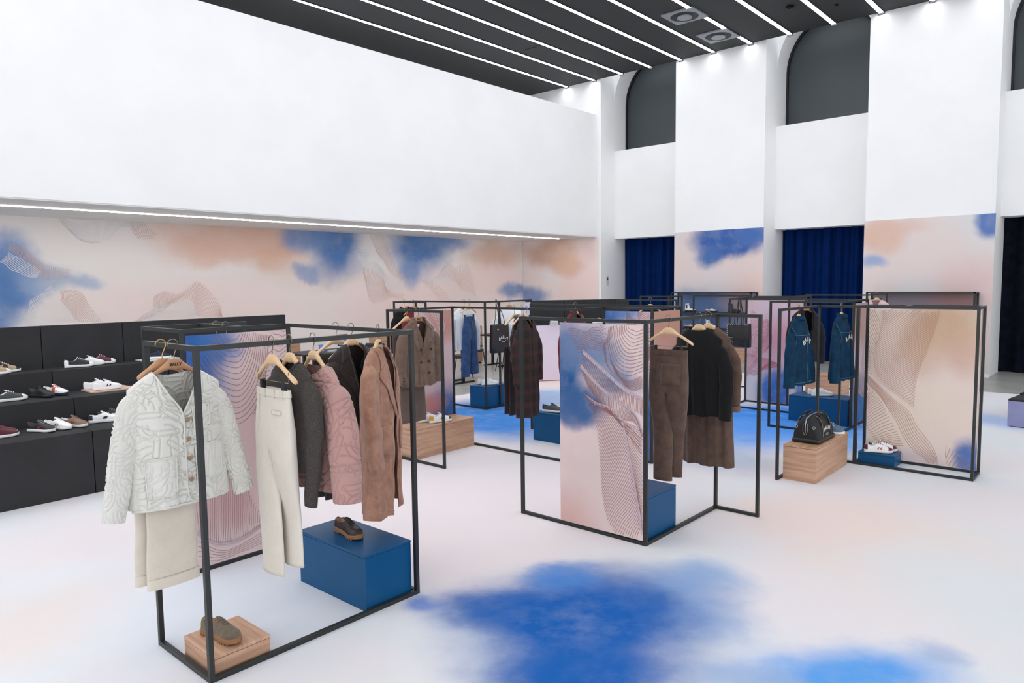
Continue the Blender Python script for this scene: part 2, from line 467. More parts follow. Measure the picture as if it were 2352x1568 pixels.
wb += hatch(u3([(355, 680), (378, 668), (410, 675), (450, 647), (478, 665), (505, 700), (510, 725)]), u3([(352, 705), (380, 708), (400, 695), (440, 690), (455, 725), (490, 728), (510, 728)]), 62, 2)
ww += between(u3([(345, 706), (385, 700), (415, 688), (445, 700), (455, 725)]), u3([(330, 735), (380, 733), (400, 730), (420, 728), (440, 727)]), 13, 2)
wb += between(u3([(310, 738), (345, 715), (385, 700)]), u3([(320, 738), (350, 725), (375, 715)]), 4, 1)
ww += between(u3([(820, 545), (850, 555), (868, 575)]), u3([(822, 600), (850, 610), (878, 600)]), 10, 3)
wb += hatch(u3([(850, 540), (880, 540), (900, 590), (930, 640)]), u3([(865, 580), (880, 600), (900, 630), (935, 650)]), 34, 2)
wb += hatch(u3([(828, 610), (860, 622), (880, 640), (890, 665), (930, 675)]), u3([(838, 640), (850, 690), (875, 693), (900, 683), (925, 690)]), 42, 2)
ww += between(u3([(830, 600), (865, 605), (900, 640), (930, 640)]), u3([(835, 615), (875, 630), (885, 660), (925, 672)]), 12, 2)
wb += hatch(u3([(1015, 620), (1028, 602), (1045, 612), (1072, 605), (1085, 640), (1095, 680)]), u3([(1000, 640), (1030, 640), (1050, 650), (1060, 665), (1080, 672), (1095, 685)]), 40, 2)
ww += between(u3([(985, 640), (1015, 624), (1040, 628), (1055, 655)]), u3([(985, 650), (1010, 650), (1030, 658), (1045, 668)]), 9, 1.5)
wb += hatch(u3([(965, 640), (990, 645), (1020, 665), (1035, 690)]), u3([(970, 645), (990, 665), (1005, 685), (1030, 695)]), 24, 1.5)
ww += between(u3([(1030, 672), (1060, 668), (1095, 680)]), u3([(1035, 690), (1060, 688), (1095, 690)]), 6, 1)
wallart(wb, M_LINEF, .007); wallart(ww, M_LINEW, .009)

# ceiling lights, diffusers, detectors
YS = [12.67, 11.72, 10.84, 9.96, 9.09, 8.2, 7.27, 6.35, 5.4, 4.45, 3.5, 2.55, 1.6, .65]
NTH = ['first', 'second', 'third', 'fourth', 'fifth', 'sixth', 'seventh', 'eighth', 'ninth', 'tenth', 'eleventh', 'twelfth', 'thirteenth', 'fourteenth']
for i, y in enumerate(YS):
    t = thing('ceiling_light', '%s long white ceiling light strip counted from the white balcony' % NTH[i], 'light', (2.0, y, CEIL), 0, 'ceiling light strips')
    box('diffuser', (-6.9, PX - 2.0 - .02, -.05, .05, -.012, 0.0), M_LED, t)
    box('glare_block', (PX - 2.0 - .02, PX - 2.0 - .005, -.062, .062, -.05, 0.0), M_CEIL, t); box('channel', (-6.9, PX - 2.0 - .02, -.062, -.05, -.02, 0.0), M_CEIL, t); box('channel', (-6.9, PX - 2.0 - .02, .05, .062, -.02, 0.0), M_CEIL, t)  # block at the wall end is added to keep strip glare off the plaster
t = thing('soffit_light', 'thin white light line set in the balcony soffit above the mural', 'light', (2.0, 12.65, ZB0))
box('diffuser', (-10, 14.35, -.03, .03, -.012, -.001), M_LED2, t)
M_DIFF = mat('diffuser_grey', (150, 155, 160), .5, var=.02); M_DIFFB = mat('diffuser_black', (12, 13, 14), .6, var=0)
def disc(r0, r1, z0, z1, n=36):
    V = []; F = []
    for k in range(n):
        a = 2 * math.pi * k / n; c, s = math.cos(a), math.sin(a)
        V += [(r0 * c, r0 * s, z0), (r1 * c, r1 * s, z1)]
    for k in range(n):
        a = 2 * k; b = 2 * ((k + 1) % n); F.append((a, b, b + 1, a + 1))
    return V, F
def diffuser(x, y, lab):
    t = thing('air_diffuser', lab, 'vent', (x, y, CEIL - .003), 0, 'ceiling air diffusers')
    box('plate', (-.36, .36, -.36, .36, -.03, 0), M_DIFF, t)
    mesh('ring', *join([disc(.1, .17, -.05, -.036), disc(.17, .29, -.036, -.032)]), M_DIFFB, t, True)
    V, F = disc(.155, .155, -.06, -.032); F.append(tuple(range(0, 72, 2))[::-1]); mesh('core', V, F, M_DIFF, t)
diffuser(14.1, 7.55, 'square grey air diffuser with round core, nearer of the two by the sixth light strip')
diffuser(15.75, 7.58, 'square grey air diffuser with round core, closest to the right wall')
t = thing('smoke_detector', 'small dark round detector on the ceiling between the eighth and ninth light strips', 'detector', (15.14, 5.73, CEIL))
V, F = disc(.09, .07, -.05, 0); F.append(tuple(range(0, 72, 2))); mesh('housing', V, F, M_DIFFB, t); V, F = disc(.05, .04, -.07, -.05); F.append(tuple(range(0, 72, 2))); mesh('sensor', V, F, M_CEIL, t)
t = thing('sprinkler', 'tiny dark sprinkler stud on the ceiling between the ninth and tenth light strips', 'sprinkler', (15.7, 5.0, CEIL))
V, F = disc(.035, .03, -.04, 0); F.append(tuple(range(0, 72, 2))); mesh('head', V, F, M_DIFFB, t)
t = thing('ceiling_hatch', 'flush dark access hatch in the black ceiling between the second and third strips', 'hatch', (13.9, 11.2, CEIL))
box('panel', (-.4, .4, -.28, .28, -.012, 0), M_CEIL, t)

# rug
BF = (28, 92, 168); BM = (62, 126, 200); BP = (132, 162, 206)
rug = mesh('printed_rug', *boxv(-8, 14.65, -8, 9.1, 0, .008), washes('rug_print', (216, 220, 224), (223, 217, 220), E1, E2, [
    fb(1000, 1180, 420, 1080, (230, 217, 219), .8, .6), fb(1150, 1100, 350, 1040, (228, 218, 222), .7, .6), fb(2050, 1260, 260, 1160, (228, 212, 205), .8, .6), fb(2250, 1360, 200, 1250, (214, 218, 221), .8, .6),
    fb(60, 1440, 150, 1350, (222, 210, 205), .8, .6), fb(1850, 1180, 200, 1130, (230, 210, 203), .7, .6), fb(200, 1230, 180, 1170, (224, 212, 214), .7, .6), fb(560, 1380, 260, 1260, (208, 216, 225), .8, .6), fb(1300, 875, 160, 862, (232, 205, 198), .8, .5), fb(1900, 870, 260, 855, (228, 210, 207), .7, .5),
    fb(1330, 1440, 260, 1325, BF, 1, .55), fb(1130, 1395, 140, 1360, BF, .9, .7), fb(1480, 1375, 160, 1310, BF, .8, .75), fb(1290, 1330, 80, 1300, BM, .8, .6), fb(1330, 1560, 220, 1490, BF, 1, .6), fb(1600, 1330, 110, 1290, BP, .8, .6), fb(1640, 1420, 90, 1370, BP, .5, .7),
    fb(1960, 1560, 200, 1490, (92, 156, 224), 1, .65), fb(2140, 1500, 70, 1470, BP, .6, .6), fb(1720, 1560, 110, 1520, BP, .7, .6),
    fb(970, 1392, 40, 1375, (96, 130, 205), .8, .7),
    fb(1120, 955, 150, 920, BM, 1, .35), fb(930, 955, 90, 925, (84, 128, 206), 1, .4), fb(1200, 985, 90, 960, BM, .7, .6), fb(1260, 915, 80, 895, BP, .8, .5),
    fb(1800, 965, 190, 930, (52, 132, 222), 1, .35), fb(1700, 990, 130, 955, (92, 150, 228), .9, .5), fb(1660, 1050, 90, 1020, BP, .5, .7), fb(1960, 1010, 110, 975, (80, 150, 226), .8, .5), fb(2280, 965, 60, 945, (178, 198, 232), .9, .6)],
    rough=.95, warp=.26, wscale=1.5, grain=.05, spec=.1))
tag(rug, 'large pale carpet printed with blue and pink watercolour clouds', 'carpet')

# ------------------------------------------------------------------ racks
RH, RT = 1.71, .026
Z0 = .008
def rack(pts, label, closed=False, nofloor=(), noposts=(), group='black steel display racks'):
    """chain of rectangular steel frames; pts = floor corners"""
    o = Vector((pts[0][0], pts[0][1], Z0))
    t = thing('clothing_rack', label, 'clothes rack', o, 0, group)
    h = RT / 2; H = RH - Z0
    for i, p in enumerate(pts):
        if i in noposts: continue
        x, y = p[0] - o.x, p[1] - o.y
        box('post', (x - h, x + h, y - h, y + h, 0, H), M_FRAME, t)
    seg = list(zip(pts[:-1], pts[1:])) + ([(pts[-1], pts[0])] if closed else [])
    for i, (a, b) in enumerate(seg):
        x0, x1 = sorted((a[0] - o.x, b[0] - o.x)); y0, y1 = sorted((a[1] - o.y, b[1] - o.y))
        if x1 - x0 > y1 - y0: bx = (x0 + h, x1 - h, y0 - h, y0 + h)
        else: bx = (x0 - h, x0 + h, y0 + h, y1 - h)
        box('top_rail', bx + (H - RT, H), M_FRAME, t)
        if i not in nofloor: box('bottom_rail', bx + (0, RT), M_FRAME, t)
    t['ox'] = 0
    del t['ox']
    return t
def rpanel(rk, axis, fixed, a, b, m, art=(), nrm=1, z0=.04, z1=1.665, thick=.012):
    """printed board between two posts; axis = 'X' runs along x at y=fixed, 'Y' along y at x=fixed; u runs left to right as seen"""
    ox, oy = rk.location.x, rk.location.y
    if axis == 'X':
        p = box('printed_panel', (a - ox, b - ox, fixed - oy - thick / 2, fixed - oy + thick / 2, z0 - Z0, z1 - Z0), m, rk)
        N = (0, -1, 0); fr = fixed - thick / 2
        w = lambda u, v: Vector((a + (b - a) * u, fr, z0 + (z1 - z0) * v))
    else:
        p = box('printed_panel', (fixed - ox - thick / 2, fixed - ox + thick / 2, a - oy, b - oy, z0 - Z0, z1 - Z0), m, rk)
        N = (-1, 0, 0); fr = fixed - thick / 2
        w = lambda u, v: Vector((fr, b - (b - a) * u, z0 + (z1 - z0) * v))
    c = p.location + rk.location
    for lines, mm, wd in art:
        L = [[w(q.x, q.y) - c for q in l] for l in clip01(lines)]
        ribbons('line_print', L, wd, N, mm, p)
    return p
def pw(fn, D):
    return mb(fn, D)

# 1 - nearest rack with the light quilted jacket
r1 = rack([(1.58, 4.04), (1.58, 3.45), (2.94, 3.45), (2.94, 4.87)], 'black steel rack in front, holding the cream quilted jacket and the pink jacket')
# 1b - rack behind with the pink line-drawn panel
r1b = rack([(2.905, 4.87), (2.14, 4.87), (2.14, 5.5), (2.93, 5.5)], 'black steel rack with pink and blue panel standing behind the cream jacket', noposts=(0,))
box('top_rail', (2.57 - 2.905 - .016, 2.57 - 2.905 + .016, .016, .614, RH - Z0 - RT, RH - Z0), M_FRAME, r1b)
g = pw(on_y, 4.87)
mA = washes('panel_print_pink_blue', (220, 198, 197), (212, 194, 193), (1, 0, 0), (0, 0, 1), [
    g(440, 820, 70, 110, (36, 88, 158), 1, .5), g(500, 790, 50, 50, (60, 108, 170), .9, .6), g(470, 900, 60, 60, (70, 110, 170), .6, .7), g(575, 1010, 50, 130, (200, 156, 152), .5, .9), g(520, 1150, 60, 60, (196, 150, 150), .6, .7)], warp=.12, wscale=3)
art = between(u3([(.30, 1.02), (.44, .965), (.56, 1.02)]), u3([(.02, .80), (.2, .66), (.42, .60), (.6, .63), (.74, .76), (.82, 1.02)]), 16, .004)
art += between(u3([(.86, 1.02), (.93, 1.0), (1.02, .99)]), u3([(.62, .63), (.72, .72), (.84, .72), (1.02, .80)]), 13, .003)
art += between(u3([(.02, .79), (.2, .65), (.42, .59)]), u3([(.02, .62), (.12, .60), (.3, .575)]), 7, .003)
art2 = hatch(u3([(.02, .50), (.25, .50), (.42, .44), (.55, .26), (.72, .12), (.86, .09)]), u3([(.04, .16), (.18, .095), (.36, .075), (.52, .09), (.68, .11), (.86, .085)]), 42, .02)
art2 += between(u3([(.02, .12), (.2, .06), (.4, .045), (.7, .085), (.98, .07)]), u3([(.02, .03), (.3, .01), (.6, .03), (.98, .05)]), 5, .003)
rib = between(u3([(.02, .168), (.18, .10), (.36, .082), (.52, .095), (.68, .118), (.95, .085)]), u3([(.02, .150), (.18, .083), (.36, .066), (.52, .08), (.68, .103), (.95, .075)]), 3)
rpanel(r1b, 'X', 4.87, 2.16, 2.92, mA, [(art, M_LINE, .0032), (art2, M_LINE, .0026), (rib, M_LINEL, .008)])

# 2 - middle rack with the feather-leaf panel
r2 = rack([(4.6, 3.97), (4.6, 2.755), (5.77, 2.755), (5.77, 2.38)], 'black steel rack in the centre with a leaf-lined panel, holding brown trousers')
g = pw(on_x, 4.6)
mB = washes('panel_print_leaf', (224, 202, 199), (216, 196, 192), (0, -1, 0), (0, 0, 1), [
    g(1300, 840, 40, 110, (26, 84, 140), 1, .5), g(1340, 790, 60, 50, (112, 128, 162), .9, .7), g(1345, 925, 45, 42, (46, 92, 142), .95, .45), g(1310, 945, 40, 34, (60, 96, 146), .9, .4), g(1420, 880, 50, 26, (88, 116, 152), .85, .6), g(1380, 830, 60, 36, (96, 122, 160), .8, .7),
    g(1300, 1230, 60, 90, (196, 150, 140), .7, .8)], warp=.10, wscale=3)
art = between(u3([(.83, 1.02), (.84, .985), (.92, .972), (1.02, .982)]), u3([(.62, 1.02), (.60, .90), (.68, .80), (.82, .765), (1.02, .80)]), 13, .002)
art += between(u3([(.62, .84), (.7, .77), (.84, .742), (1.02, .775)]), u3([(.72, .77), (.82, .71), (.92, .70), (1.02, .725)]), 8, .002)
art += between(u3([(.12, .97), (.34, .965), (.48, .985), (.58, 1.02)]), u3([(.22, .86), (.40, .875), (.54, .875), (.585, .82)]), 10, .006)
art += between(u3([(.64, 1.02), (.62, .95), (.555, .90), (.58, .82), (.64, .78)]), u3([(.67, 1.02), (.65, .95), (.57, .90), (.585, .82), (.65, .775)]), 2)
h1 = hatch(u3([(.30, .86), (.58, .77), (.8, .70), (1.02, .655)]), u3([(.27, .80), (.52, .70), (.78, .63), (1.02, .58)]), 44, .003)
h1 += hatch(u3([(.26, .79), (.52, .695), (.78, .625), (.92, .58), (1.0, .50)]), u3([(.38, .68), (.55, .60), (.75, .555), (.9, .55), (1.0, .49)]), 52, .004)
h1 += between(u3([(.28, .665), (.42, .63), (.6, .575), (.8, .55), (1.02, .51)]), u3([(.36, .635), (.5, .61), (.65, .585), (.8, .50), (1.02, .40)]), 9, .004)
h1 += hatch(u3([(.38, .645), (.54, .615), (.68, .59), (.77, .52), (.82, .42), (.88, .30), (.93, .18), (.97, .06)]), u3([(.37, .62), (.44, .54), (.49, .42), (.51, .30), (.53, .18), (.58, .08), (.70, .0), (.92, -.02)]), 58, .02)
h1 += hatch(u3([(.78, .54), (.85, .41), (.92, .25), (.99, .07)]), u3([(1.02, .47), (1.02, .31), (1.02, .14), (1.02, .02)]), 26, .012)
rib = between(u3([(.30, .87), (.58, .775), (.8, .705), (1.02, .665)]), u3([(.30, .855), (.58, .762), (.8, .692), (1.02, .652)]), 3)
rib += between(u3([(.27, .80), (.52, .70), (.78, .63), (.93, .58), (1.0, .49)]), u3([(.27, .785), (.52, .69), (.77, .62), (.91, .57), (.98, .49)]), 3)
rib += between(u3([(.35, .65), (.47, .62), (.64, .605), (.76, .56), (.84, .42), (.92, .24), (1.01, .03)]), u3([(.36, .64), (.47, .61), (.63, .595), (.745, .555), (.825, .42), (.90, .24), (.99, .03)]), 3)
rpanel(r2, 'Y', 4.6, 2.775, 3.555, mB, [(art, M_LINE, .0034), (h1, M_LINE, .0034), (rib, M_LINEL, .009)], z0=.04, z1=1.672)

# 3 - left middle rack with the double breasted jacket
r3 = rack([(5.2, 5.6), (5.2, 6.5), (6.22, 6.5), (6.22, 4.6), (6.77, 4.6), (6.77, 3.98), (7.39, 3.98), (7.39, 6.2)], 'long zigzag black steel rack holding the double-breasted brown jacket', nofloor=(6,))
g = pw(on_y, 6.5)
mC = washes('panel_print_dusk', (204, 178, 180), (210, 186, 190), (1, 0, 0), (0, 0, 1), [
    g(1020, 730, 50, 50, (188, 136, 128), .9, .7), g(1025, 960, 40, 70, (58, 96, 160), 1, .5), g(985, 930, 34, 28, (190, 130, 130), .9, .5), g(1000, 985, 40, 22, (70, 92, 140), .9, .5)], warp=.12, wscale=3)
artc = hatch(u3([(.0, 1.02), (.3, .96), (.55, .86)]), u3([(.1, .80), (.35, .78), (.5, .8)]), 22, .01) + between(u3([(.4, 1.0), (.6, .9), (.7, .8)]), u3([(.55, 1.0), (.75, .92), (.8, .85)]), 5)
rpanel(r3, 'X', 6.5, 5.6, 6.2, mC, [(artc, M_LINEW, .005)])
g = pw(on_x, 6.77)
mD = washes('panel_print_blue_pink', (212, 192, 194), (206, 186, 190), (0, -1, 0), (0, 0, 1), [
    g(1400, 715, 40, 40, (52, 98, 166), 1, .5), g(1440, 715, 30, 26, (98, 128, 178), .9, .6), g(1490, 990, 50, 110, (58, 92, 150), 1, .4)], warp=.1, wscale=3)
artd = between(u3([(.82, 1.02), (.86, .985), (.94, 1.02)]), u3([(.7, 1.02), (.78, .93), (.95, .92), (1.02, .95)]), 7) + hatch(u3([(.50, 1.0), (.6, .96), (.72, .95)]), u3([(.46, .92), (.54, .90), (.66, .90)]), 10, .003)
artd += between(u3([(.56, .86), (.7, .92), (.76, .86)]), u3([(.6, .80), (.7, .86), (.76, .80)]), 6) + hatch(u3([(.7, .76), (.85, .765), (1.02, .78)]), u3([(.7, .66), (.85, .67), (1.02, .68)]), 22, .004) + between(u3([(.7, .9), (.85, .86), (1.02, .9)]), u3([(.7, .62), (.85, .60), (1.02, .62)]), 14)
rpanel(r3, 'Y', 6.77, 4.0, 4.58, mD, [(artd, M_LINE, .0045)])
mE = washes('panel_print_terracotta', (190, 142, 126), (202, 168, 164), (1, 0, 0), (0, 0, 1), [(7.1, .5, .5, .5, (206, 176, 178), .9, .8)], warp=.1, wscale=2)
rpanel(r3, 'X', 3.98, 6.79, 7.37, mE)

# 4 - right front rack, boxed end with the beige panel
r4 = rack([(6.99, 2.69), (8.12, 2.69), (8.12, 1.21), (8.46, 1.21), (8.46, 2.29), (8.12, 2.29)], 'black steel rack on the right with a beige leaf-lined panel, holding two denim jackets', noposts=(5,))
box('post', (8.12 - 6.99 - .016, 8.12 - 6.99 + .016, 2.29 - 2.69 - .016, 2.29 - 2.69 + .016, 0, RH - Z0 - RT), M_FRAME, r4)
box('cross_bar', (8.12 - 6.99 + .016, 8.46 - 6.99 - .016, 1.84 - 2.69 - .016, 1.84 - 2.69 + .016, RH - Z0 - RT, RH - Z0), M_FRAME, r4)
g = pw(on_x, 8.46)
mH = washes('panel_print_beige', (228, 212, 198), (226, 208, 200), (0, -1, 0), (0, 0, 1), [
    g(2170, 750, 80, 60, (198, 164, 134), .9, .6), g(2120, 810, 50, 50, (204, 172, 148), .7, .7), g(2220, 810, 40, 50, (206, 170, 152), .8, .7), g(2225, 1060, 36, 50, (92, 118, 176), 1, .4), g(2120, 1060, 60, 24, (196, 178, 182), .7, .6), g(2020, 720, 50, 30, (216, 198, 190), .6, .6)], warp=.08, wscale=3, grain=.04)
art = hatch(u3([(.12, 1.0), (.10, .86), (.05, .72), (.06, .60), (.12, .52), (.26, .45), (.44, .36)]), u3([(.30, 1.2), (.50, 1.15), (.64, 1.03), (.62, .90), (.55, .74), (.47, .57), (.445, .37)]), 56, .02)
art += hatch(u3([(.0, 1.05), (.0, .88), (.0, .70), (.0, .57)]), u3([(.10, .92), (.08, .78), (.03, .66), (.04, .56)]), 18, .006)
artl = between(u3([(.0, .55), (.10, .49), (.26, .40), (.40, .33), (.47, .24), (.60, .14), (.66, .06), (.67, .0)]), u3([(.0, .49), (.12, .42), (.2, .34), (.30, .24), (.38, .14), (.48, .06), (.56, .03), (.60, -.02)]), 9, .004)
arth = hatch(u3([(.0, .48), (.12, .40), (.20, .30), (.30, .18), (.36, .10)]), u3([(.0, .40), (.0, .32), (.0, .2), (.08, .12), (.16, .08)]), 26, .01)
arth += hatch(u3([(.74, .13), (.84, .10), (.93, .04)]), u3([(.74, .06), (.76, .0), (.86, -.02)]), 6, .004)
rib = between(u3([(.135, 1.02), (.115, .86), (.065, .72), (.075, .60), (.135, .535), (.26, .47), (.45, .375)]), u3([(.105, 1.02), (.085, .86), (.035, .72), (.045, .60), (.105, .515), (.26, .45), (.45, .36)]), 3)
rpanel(r4, 'Y', 8.46, 1.23, 2.27, mH, [(art, M_LINEB, .0036), (artl, M_LINEB, .0036), (arth, M_LINEB, .0036), (rib, M_LINEH, .012)])

# 7/8 - long rack behind the denim jackets
r8 = rack([(9.5, 3.78), (9.5, 2.88), (10.62, 2.88), (10.62, 4.87), (11.24, 4.87), (11.24, 4.18), (11.86, 4.18)], 'long zigzag black steel rack behind the denim jackets with a pink wave-lined panel')
g = pw(on_x, 11.24)
mF = washes('panel_print_pink_wave', (214, 186, 192), (212, 188, 200), (0, -1, 0), (0, 0, 1), [
    g(1790, 780, 40, 50, (202, 140, 158), .8, .7), g(1725, 890, 34, 46, (200, 200, 210), .9, .6), g(1785, 900, 44, 56, (54, 106, 178), 1, .4)], warp=.12, wscale=2.4)
artf = between(u3([(.10, .90), (.35, .82), (.52, .80), (.62, .66), (.60, .62)]), u3([(.0, .46), (.2, .44), (.45, .50), (.6, .56), (.62, .58)]), 28, .008)
artf += between(u3([(.0, .46), (.2, .45), (.45, .42), (.75, .40), (.86, .36)]), u3([(.0, .24), (.2, .26), (.4, .30), (.6, .34), (.8, .35)]), 20, .008)
rpanel(r8, 'Y', 11.24, 4.2, 4.85, mF, [(artf, M_LINEP, .006)])
mF2 = washes('panel_print_pink_side', (206, 172, 178), (200, 170, 180), (1, 0, 0), (0, 0, 1), [(11.6, .3, .3, .3, (176, 182, 200), .9, .7), (11.75, .3, .2, .4, (58, 104, 170), .9, .6)], warp=.1, wscale=2)
rpanel(r8, 'X', 4.18, 11.26, 11.84, mF2)
g = pw(on_y, 2.88)
mG = washes('panel_print_brown_blue', (178, 162, 172), (172, 158, 168), (1, 0, 0), (0, 0, 1), [
    g(1972, 740, 40, 60, (166, 132, 124), 1, .6), g(1970, 950, 50, 70, (40, 96, 150), 1, .5)], warp=.12, wscale=3)
artg = hatch(u3([(.7, .55), (.8, .62), (1.0, .66)]), u3([(.6, .46), (.8, .42), (1.0, .40)]), 12, .01) + hatch(u3([(.2, .34), (.5, .42), (.9, .40)]), u3([(.5, .25), (.8, .2), (1.0, .2)]), 16, .01)
rpanel(r8, 'X', 2.88, 10.02, 10.60, mG, [(artg, M_LINEF, .006)])
box('post', (10.0 - 9.5 - .016, 10.0 - 9.5 + .016, 2.88 - 3.78 - .016, 2.88 - 3.78 + .016, RT, RH - Z0 - RT), M_FRAME, r8)

# 6 - far left rack by the tables
r6 = rack([(7.62, 8.57), (7.62, 9.35), (8.09, 9.35), (8.09, 7.72), (8.42, 7.72), (9.2, 7.72)], 'black steel rack at the back left holding the jeans and white sweater')
rpanel(r6, 'X', 7.72, 9.03, 9.185, mat('panel_lavender', (206, 200, 220), .8, var=.04, vscale=3), z0=.2)
# farther racks
r10 = rack([(9.72, 6.35), (9.72, 5.3)], 'low-showing black steel rack behind the terracotta panel, with one empty hanger')
r11 = rack([(11.9, 7.25), (11.9, 6.65), (12.4, 6.65)], 'small black steel rack far back in front of the first navy curtain')
r12 = rack([(12.7, 6.56), (12.7, 5.47)], 'far black steel rack in front of the boot shelf')
r9 = rack([(13.6, 4.75), (13.6, 3.7), (14.85, 3.7)], 'far black steel rack holding the pink top')
r13 = rack([(12.2, 5.15), (12.2, 4.45), (13.0, 4.45)], 'far black steel rack behind the pink wave panel')

# ------------------------------------------------------------------ plinth boxes
def plinth(name, label, x0, x1, y0, y1, h, m, ms=None, cat='plinth', lid=True):
    t = thing(name, label, cat, ((x0 + x1) / 2, (y0 + y1) / 2, Z0))
    a, b = (x1 - x0) / 2, (y1 - y0) / 2; ms = ms or m
    lt = .018
    box('body', (-a + .001, a - .001, -b + .001, b - .001, 0, h - lt - .003), ms, t, .0015)
    box('top_board', (-a, a, -b, b, h - lt, h), m, t, .0015)
    box('joint', (-a + .004, a - .004, -b + .004, b - .004, h - lt - .003, h - lt), M_FRAME, t)
    return t
plinth('blue_plinth', 'glossy blue box under the dark brown shoe at the front', 2.56, 2.92, 3.475, 4.2, .352, M_BLUE)
plinth('wooden_plinth', 'small walnut block under the olive suede shoe at the front', 1.61, 1.92, 3.475, 3.82, .112, M_WOODSY, M_WOODS)
plinth('wooden_plinth', 'walnut box under the yellow-heeled sneakers and double-breasted jacket', 5.23, 6.19, 6.12, 6.475, .352, M_WOODX, M_WOODS)
plinth('blue_plinth', 'blue box under the black and white running shoes, left of the leaf panel', 6.89, 7.25, 5.0, 5.76, .36, M_BLUE)
plinth('blue_plinth', 'blue box in the far left rack below the tote bag', 8.11, 8.66, 7.74, 8.1, .352, M_BLUE)
plinth('blue_plinth', 'blue box half hidden behind the leaf panel and brown trousers', 4.64, 5.11, 2.78, 3.14, .352, M_BLUE)
plinth('wooden_plinth', 'oak box under the black duffle bag', 7.06, 8.04, 2.34, 2.66, .352, M_WOOD, M_WOODS)
plinth('blue_plinth', 'long blue box behind the duffle bag, with white sneakers on it', 10.1, 10.5, 2.95, 3.74, .36, M_BLUE)
plinth('blue_plinth', 'small low blue block under the burgundy and white sneakers', 8.17, 8.44, 1.91, 2.27, .13, M_BLUE)
plinth('wooden_plinth', 'far oak box seen low between the denim jackets', 12.5, 12.9, 3.75, 4.35, .36, M_WOOD, M_WOODS)

# ------------------------------------------------------------------ stepped shoe display, left
def stepped():
    t = thing('shoe_display', 'charcoal stepped shoe display along the left mural wall', 'display', (2.4, 7.58, Z0))
    seam = [-8.0, -2.0, 2.43 - 2.4]
    def boards(y0, y1, z0, z1, xs):
        for a, b in zip(xs[:-1], xs[1:]):
            k = box('board', (a + .004, b - .004, y0, y1, z0, z1), M_DARK, t, .003)
    boards(0, .66, 0, .61, [-4, -1.6, .03, 1.55])
    boards(.663, 1.235, .0, .86, [-4, -1.6, .09, 1.9])
    boards(1.238, 1.607, 0, 1.10, [-4, -1.6, .07, 1.3, 2.3])
    boards(1.61, 1.70, 0, 1.57, [-4, -1.6, .09, .94, 3.12])
    return t
stepped()
# the second display in the middle distance: dark back board on a pale pink base
def display2():
    ang = R(-35)
    t = thing('shoe_display', 'dark board display with a pale pink back in the middle distance', 'display', (10.95, 9.17, Z0), ang)
    mp = washes('display_pink', (222, 210, 224), (228, 212, 222), (.8, -.6, 0), (0, 0, 1), [], warp=.1)
    box('base', (0, 2.2, 0, .5, .012, 1.12), mp, t); box('kick', (.0, 2.2, .01, .49, 0, .012), M_BLACKM, t)
    for a, b in ((0, .78), (.78, 1.55), (1.55, 2.2)):
        box('board', (a + .003, b - .003, .3, .5, 1.12, 1.61), M_DARK, t, .003)
        box('tread', (a + .003, b - .003, 0, .3, 1.12, 1.14), M_DARK, t, .003)
display2()
# right edge unit
t = thing('shoe_display', 'low display block with dark top and lavender sides at the right edge', 'display', (11.42, 1.33, Z0), R(-8))
mlav = mat('lavender_side', (140, 142, 180), .6, var=.03)
box('base', (0, 1.6, -2.2, 0, .01, .345), mlav, t); box('kick', (.02, 1.58, -2.18, -.02, 0, .01), M_BLACKM, t)
box('top_board', (0, 1.6, -2.2, 0, .345, .37), M_DARK, t, .003); box('riser', (.5, 1.6, -2.2, 0, .37, .39), M_DARK, t, .003)
tl = box('display_tile', (11.6, 11.85, .85, 1.1, .4, .412), mat('cream_tile', (236, 218, 202), .6, var=.02)); tag(tl, 'cream square tile lying on the lavender block at the right edge', 'tile')

# ------------------------------------------------------------------ shelf units against the pilasters
def shelf_unit(x, y0, y1, label, m):
    t = thing('shelf_unit', label, 'shelf', (x, (y0 + y1) / 2, 0)); a = (y1 - y0) / 2; h = .018; D = .36; H = 1.70
    for sx in (-D, 0):
        for sy in (-a, a - .0):
            box('post', (sx - h if sx == 0 else sx - h, sx + h, sy - h, sy + h, 0, H), M_FRAME, t)
    box('top_board', (-D - h, h, -a - h, a + h, H - .03, H), M_FRAME, t)
    for z in (1.20, .80): box('shelf_board', (-D - h, h, -a, a, z - .025, z), M_FRAME, t)
    box('back_board', (h - .012, h, -a, a, .36, 1.67), m, t)
    c = box('drawer_base', (-D - h, h, -a + h, a - h, .0, .36), M_WOODSY, t)
    box('plinth_strip', (-D, 0, -a, a, -.0, .012), M_BLACKM, t)
    return t
g = pw(on_x, 16.75)
shelf_unit(16.74, 7.0, 9.08, 'black metal shelf holding white and black boots on the middle pilaster', washes('shelf_print_blue', (128, 146, 186), (150, 156, 184), (0, -1, 0), (0, 0, 1), [
    g(1610, 720, 60, 60, (92, 122, 172), .9, .6), g(1700, 690, 40, 30, (186, 160, 164), .9, .7), g(1640, 790, 80, 30, (92, 116, 164), .8, .6)], warp=.2))
shelf_unit(16.74, 2.52, 4.46, 'black metal shelf showing only its top, on the right pilaster behind the beige panel', washes('shelf_print_pink', (150, 140, 150), (160, 146, 152), (0, -1, 0), (0, 0, 1), [
    g(2200, 690, 60, 40, (170, 130, 128), .9, .7)], warp=.2))

# ------------------------------------------------------------------ garments
BAR = 1.7155   # resting height of a hanger hook on a rail
def xf(xs, t):  # piecewise linear
    return float(np.interp(t, [a for a, b in xs][::-1] if xs[0][0] > xs[-1][0] else [a for a, b in xs], [b for a, b in xs][::-1] if xs[0][0] > xs[-1][0] else [b for a, b in xs]))

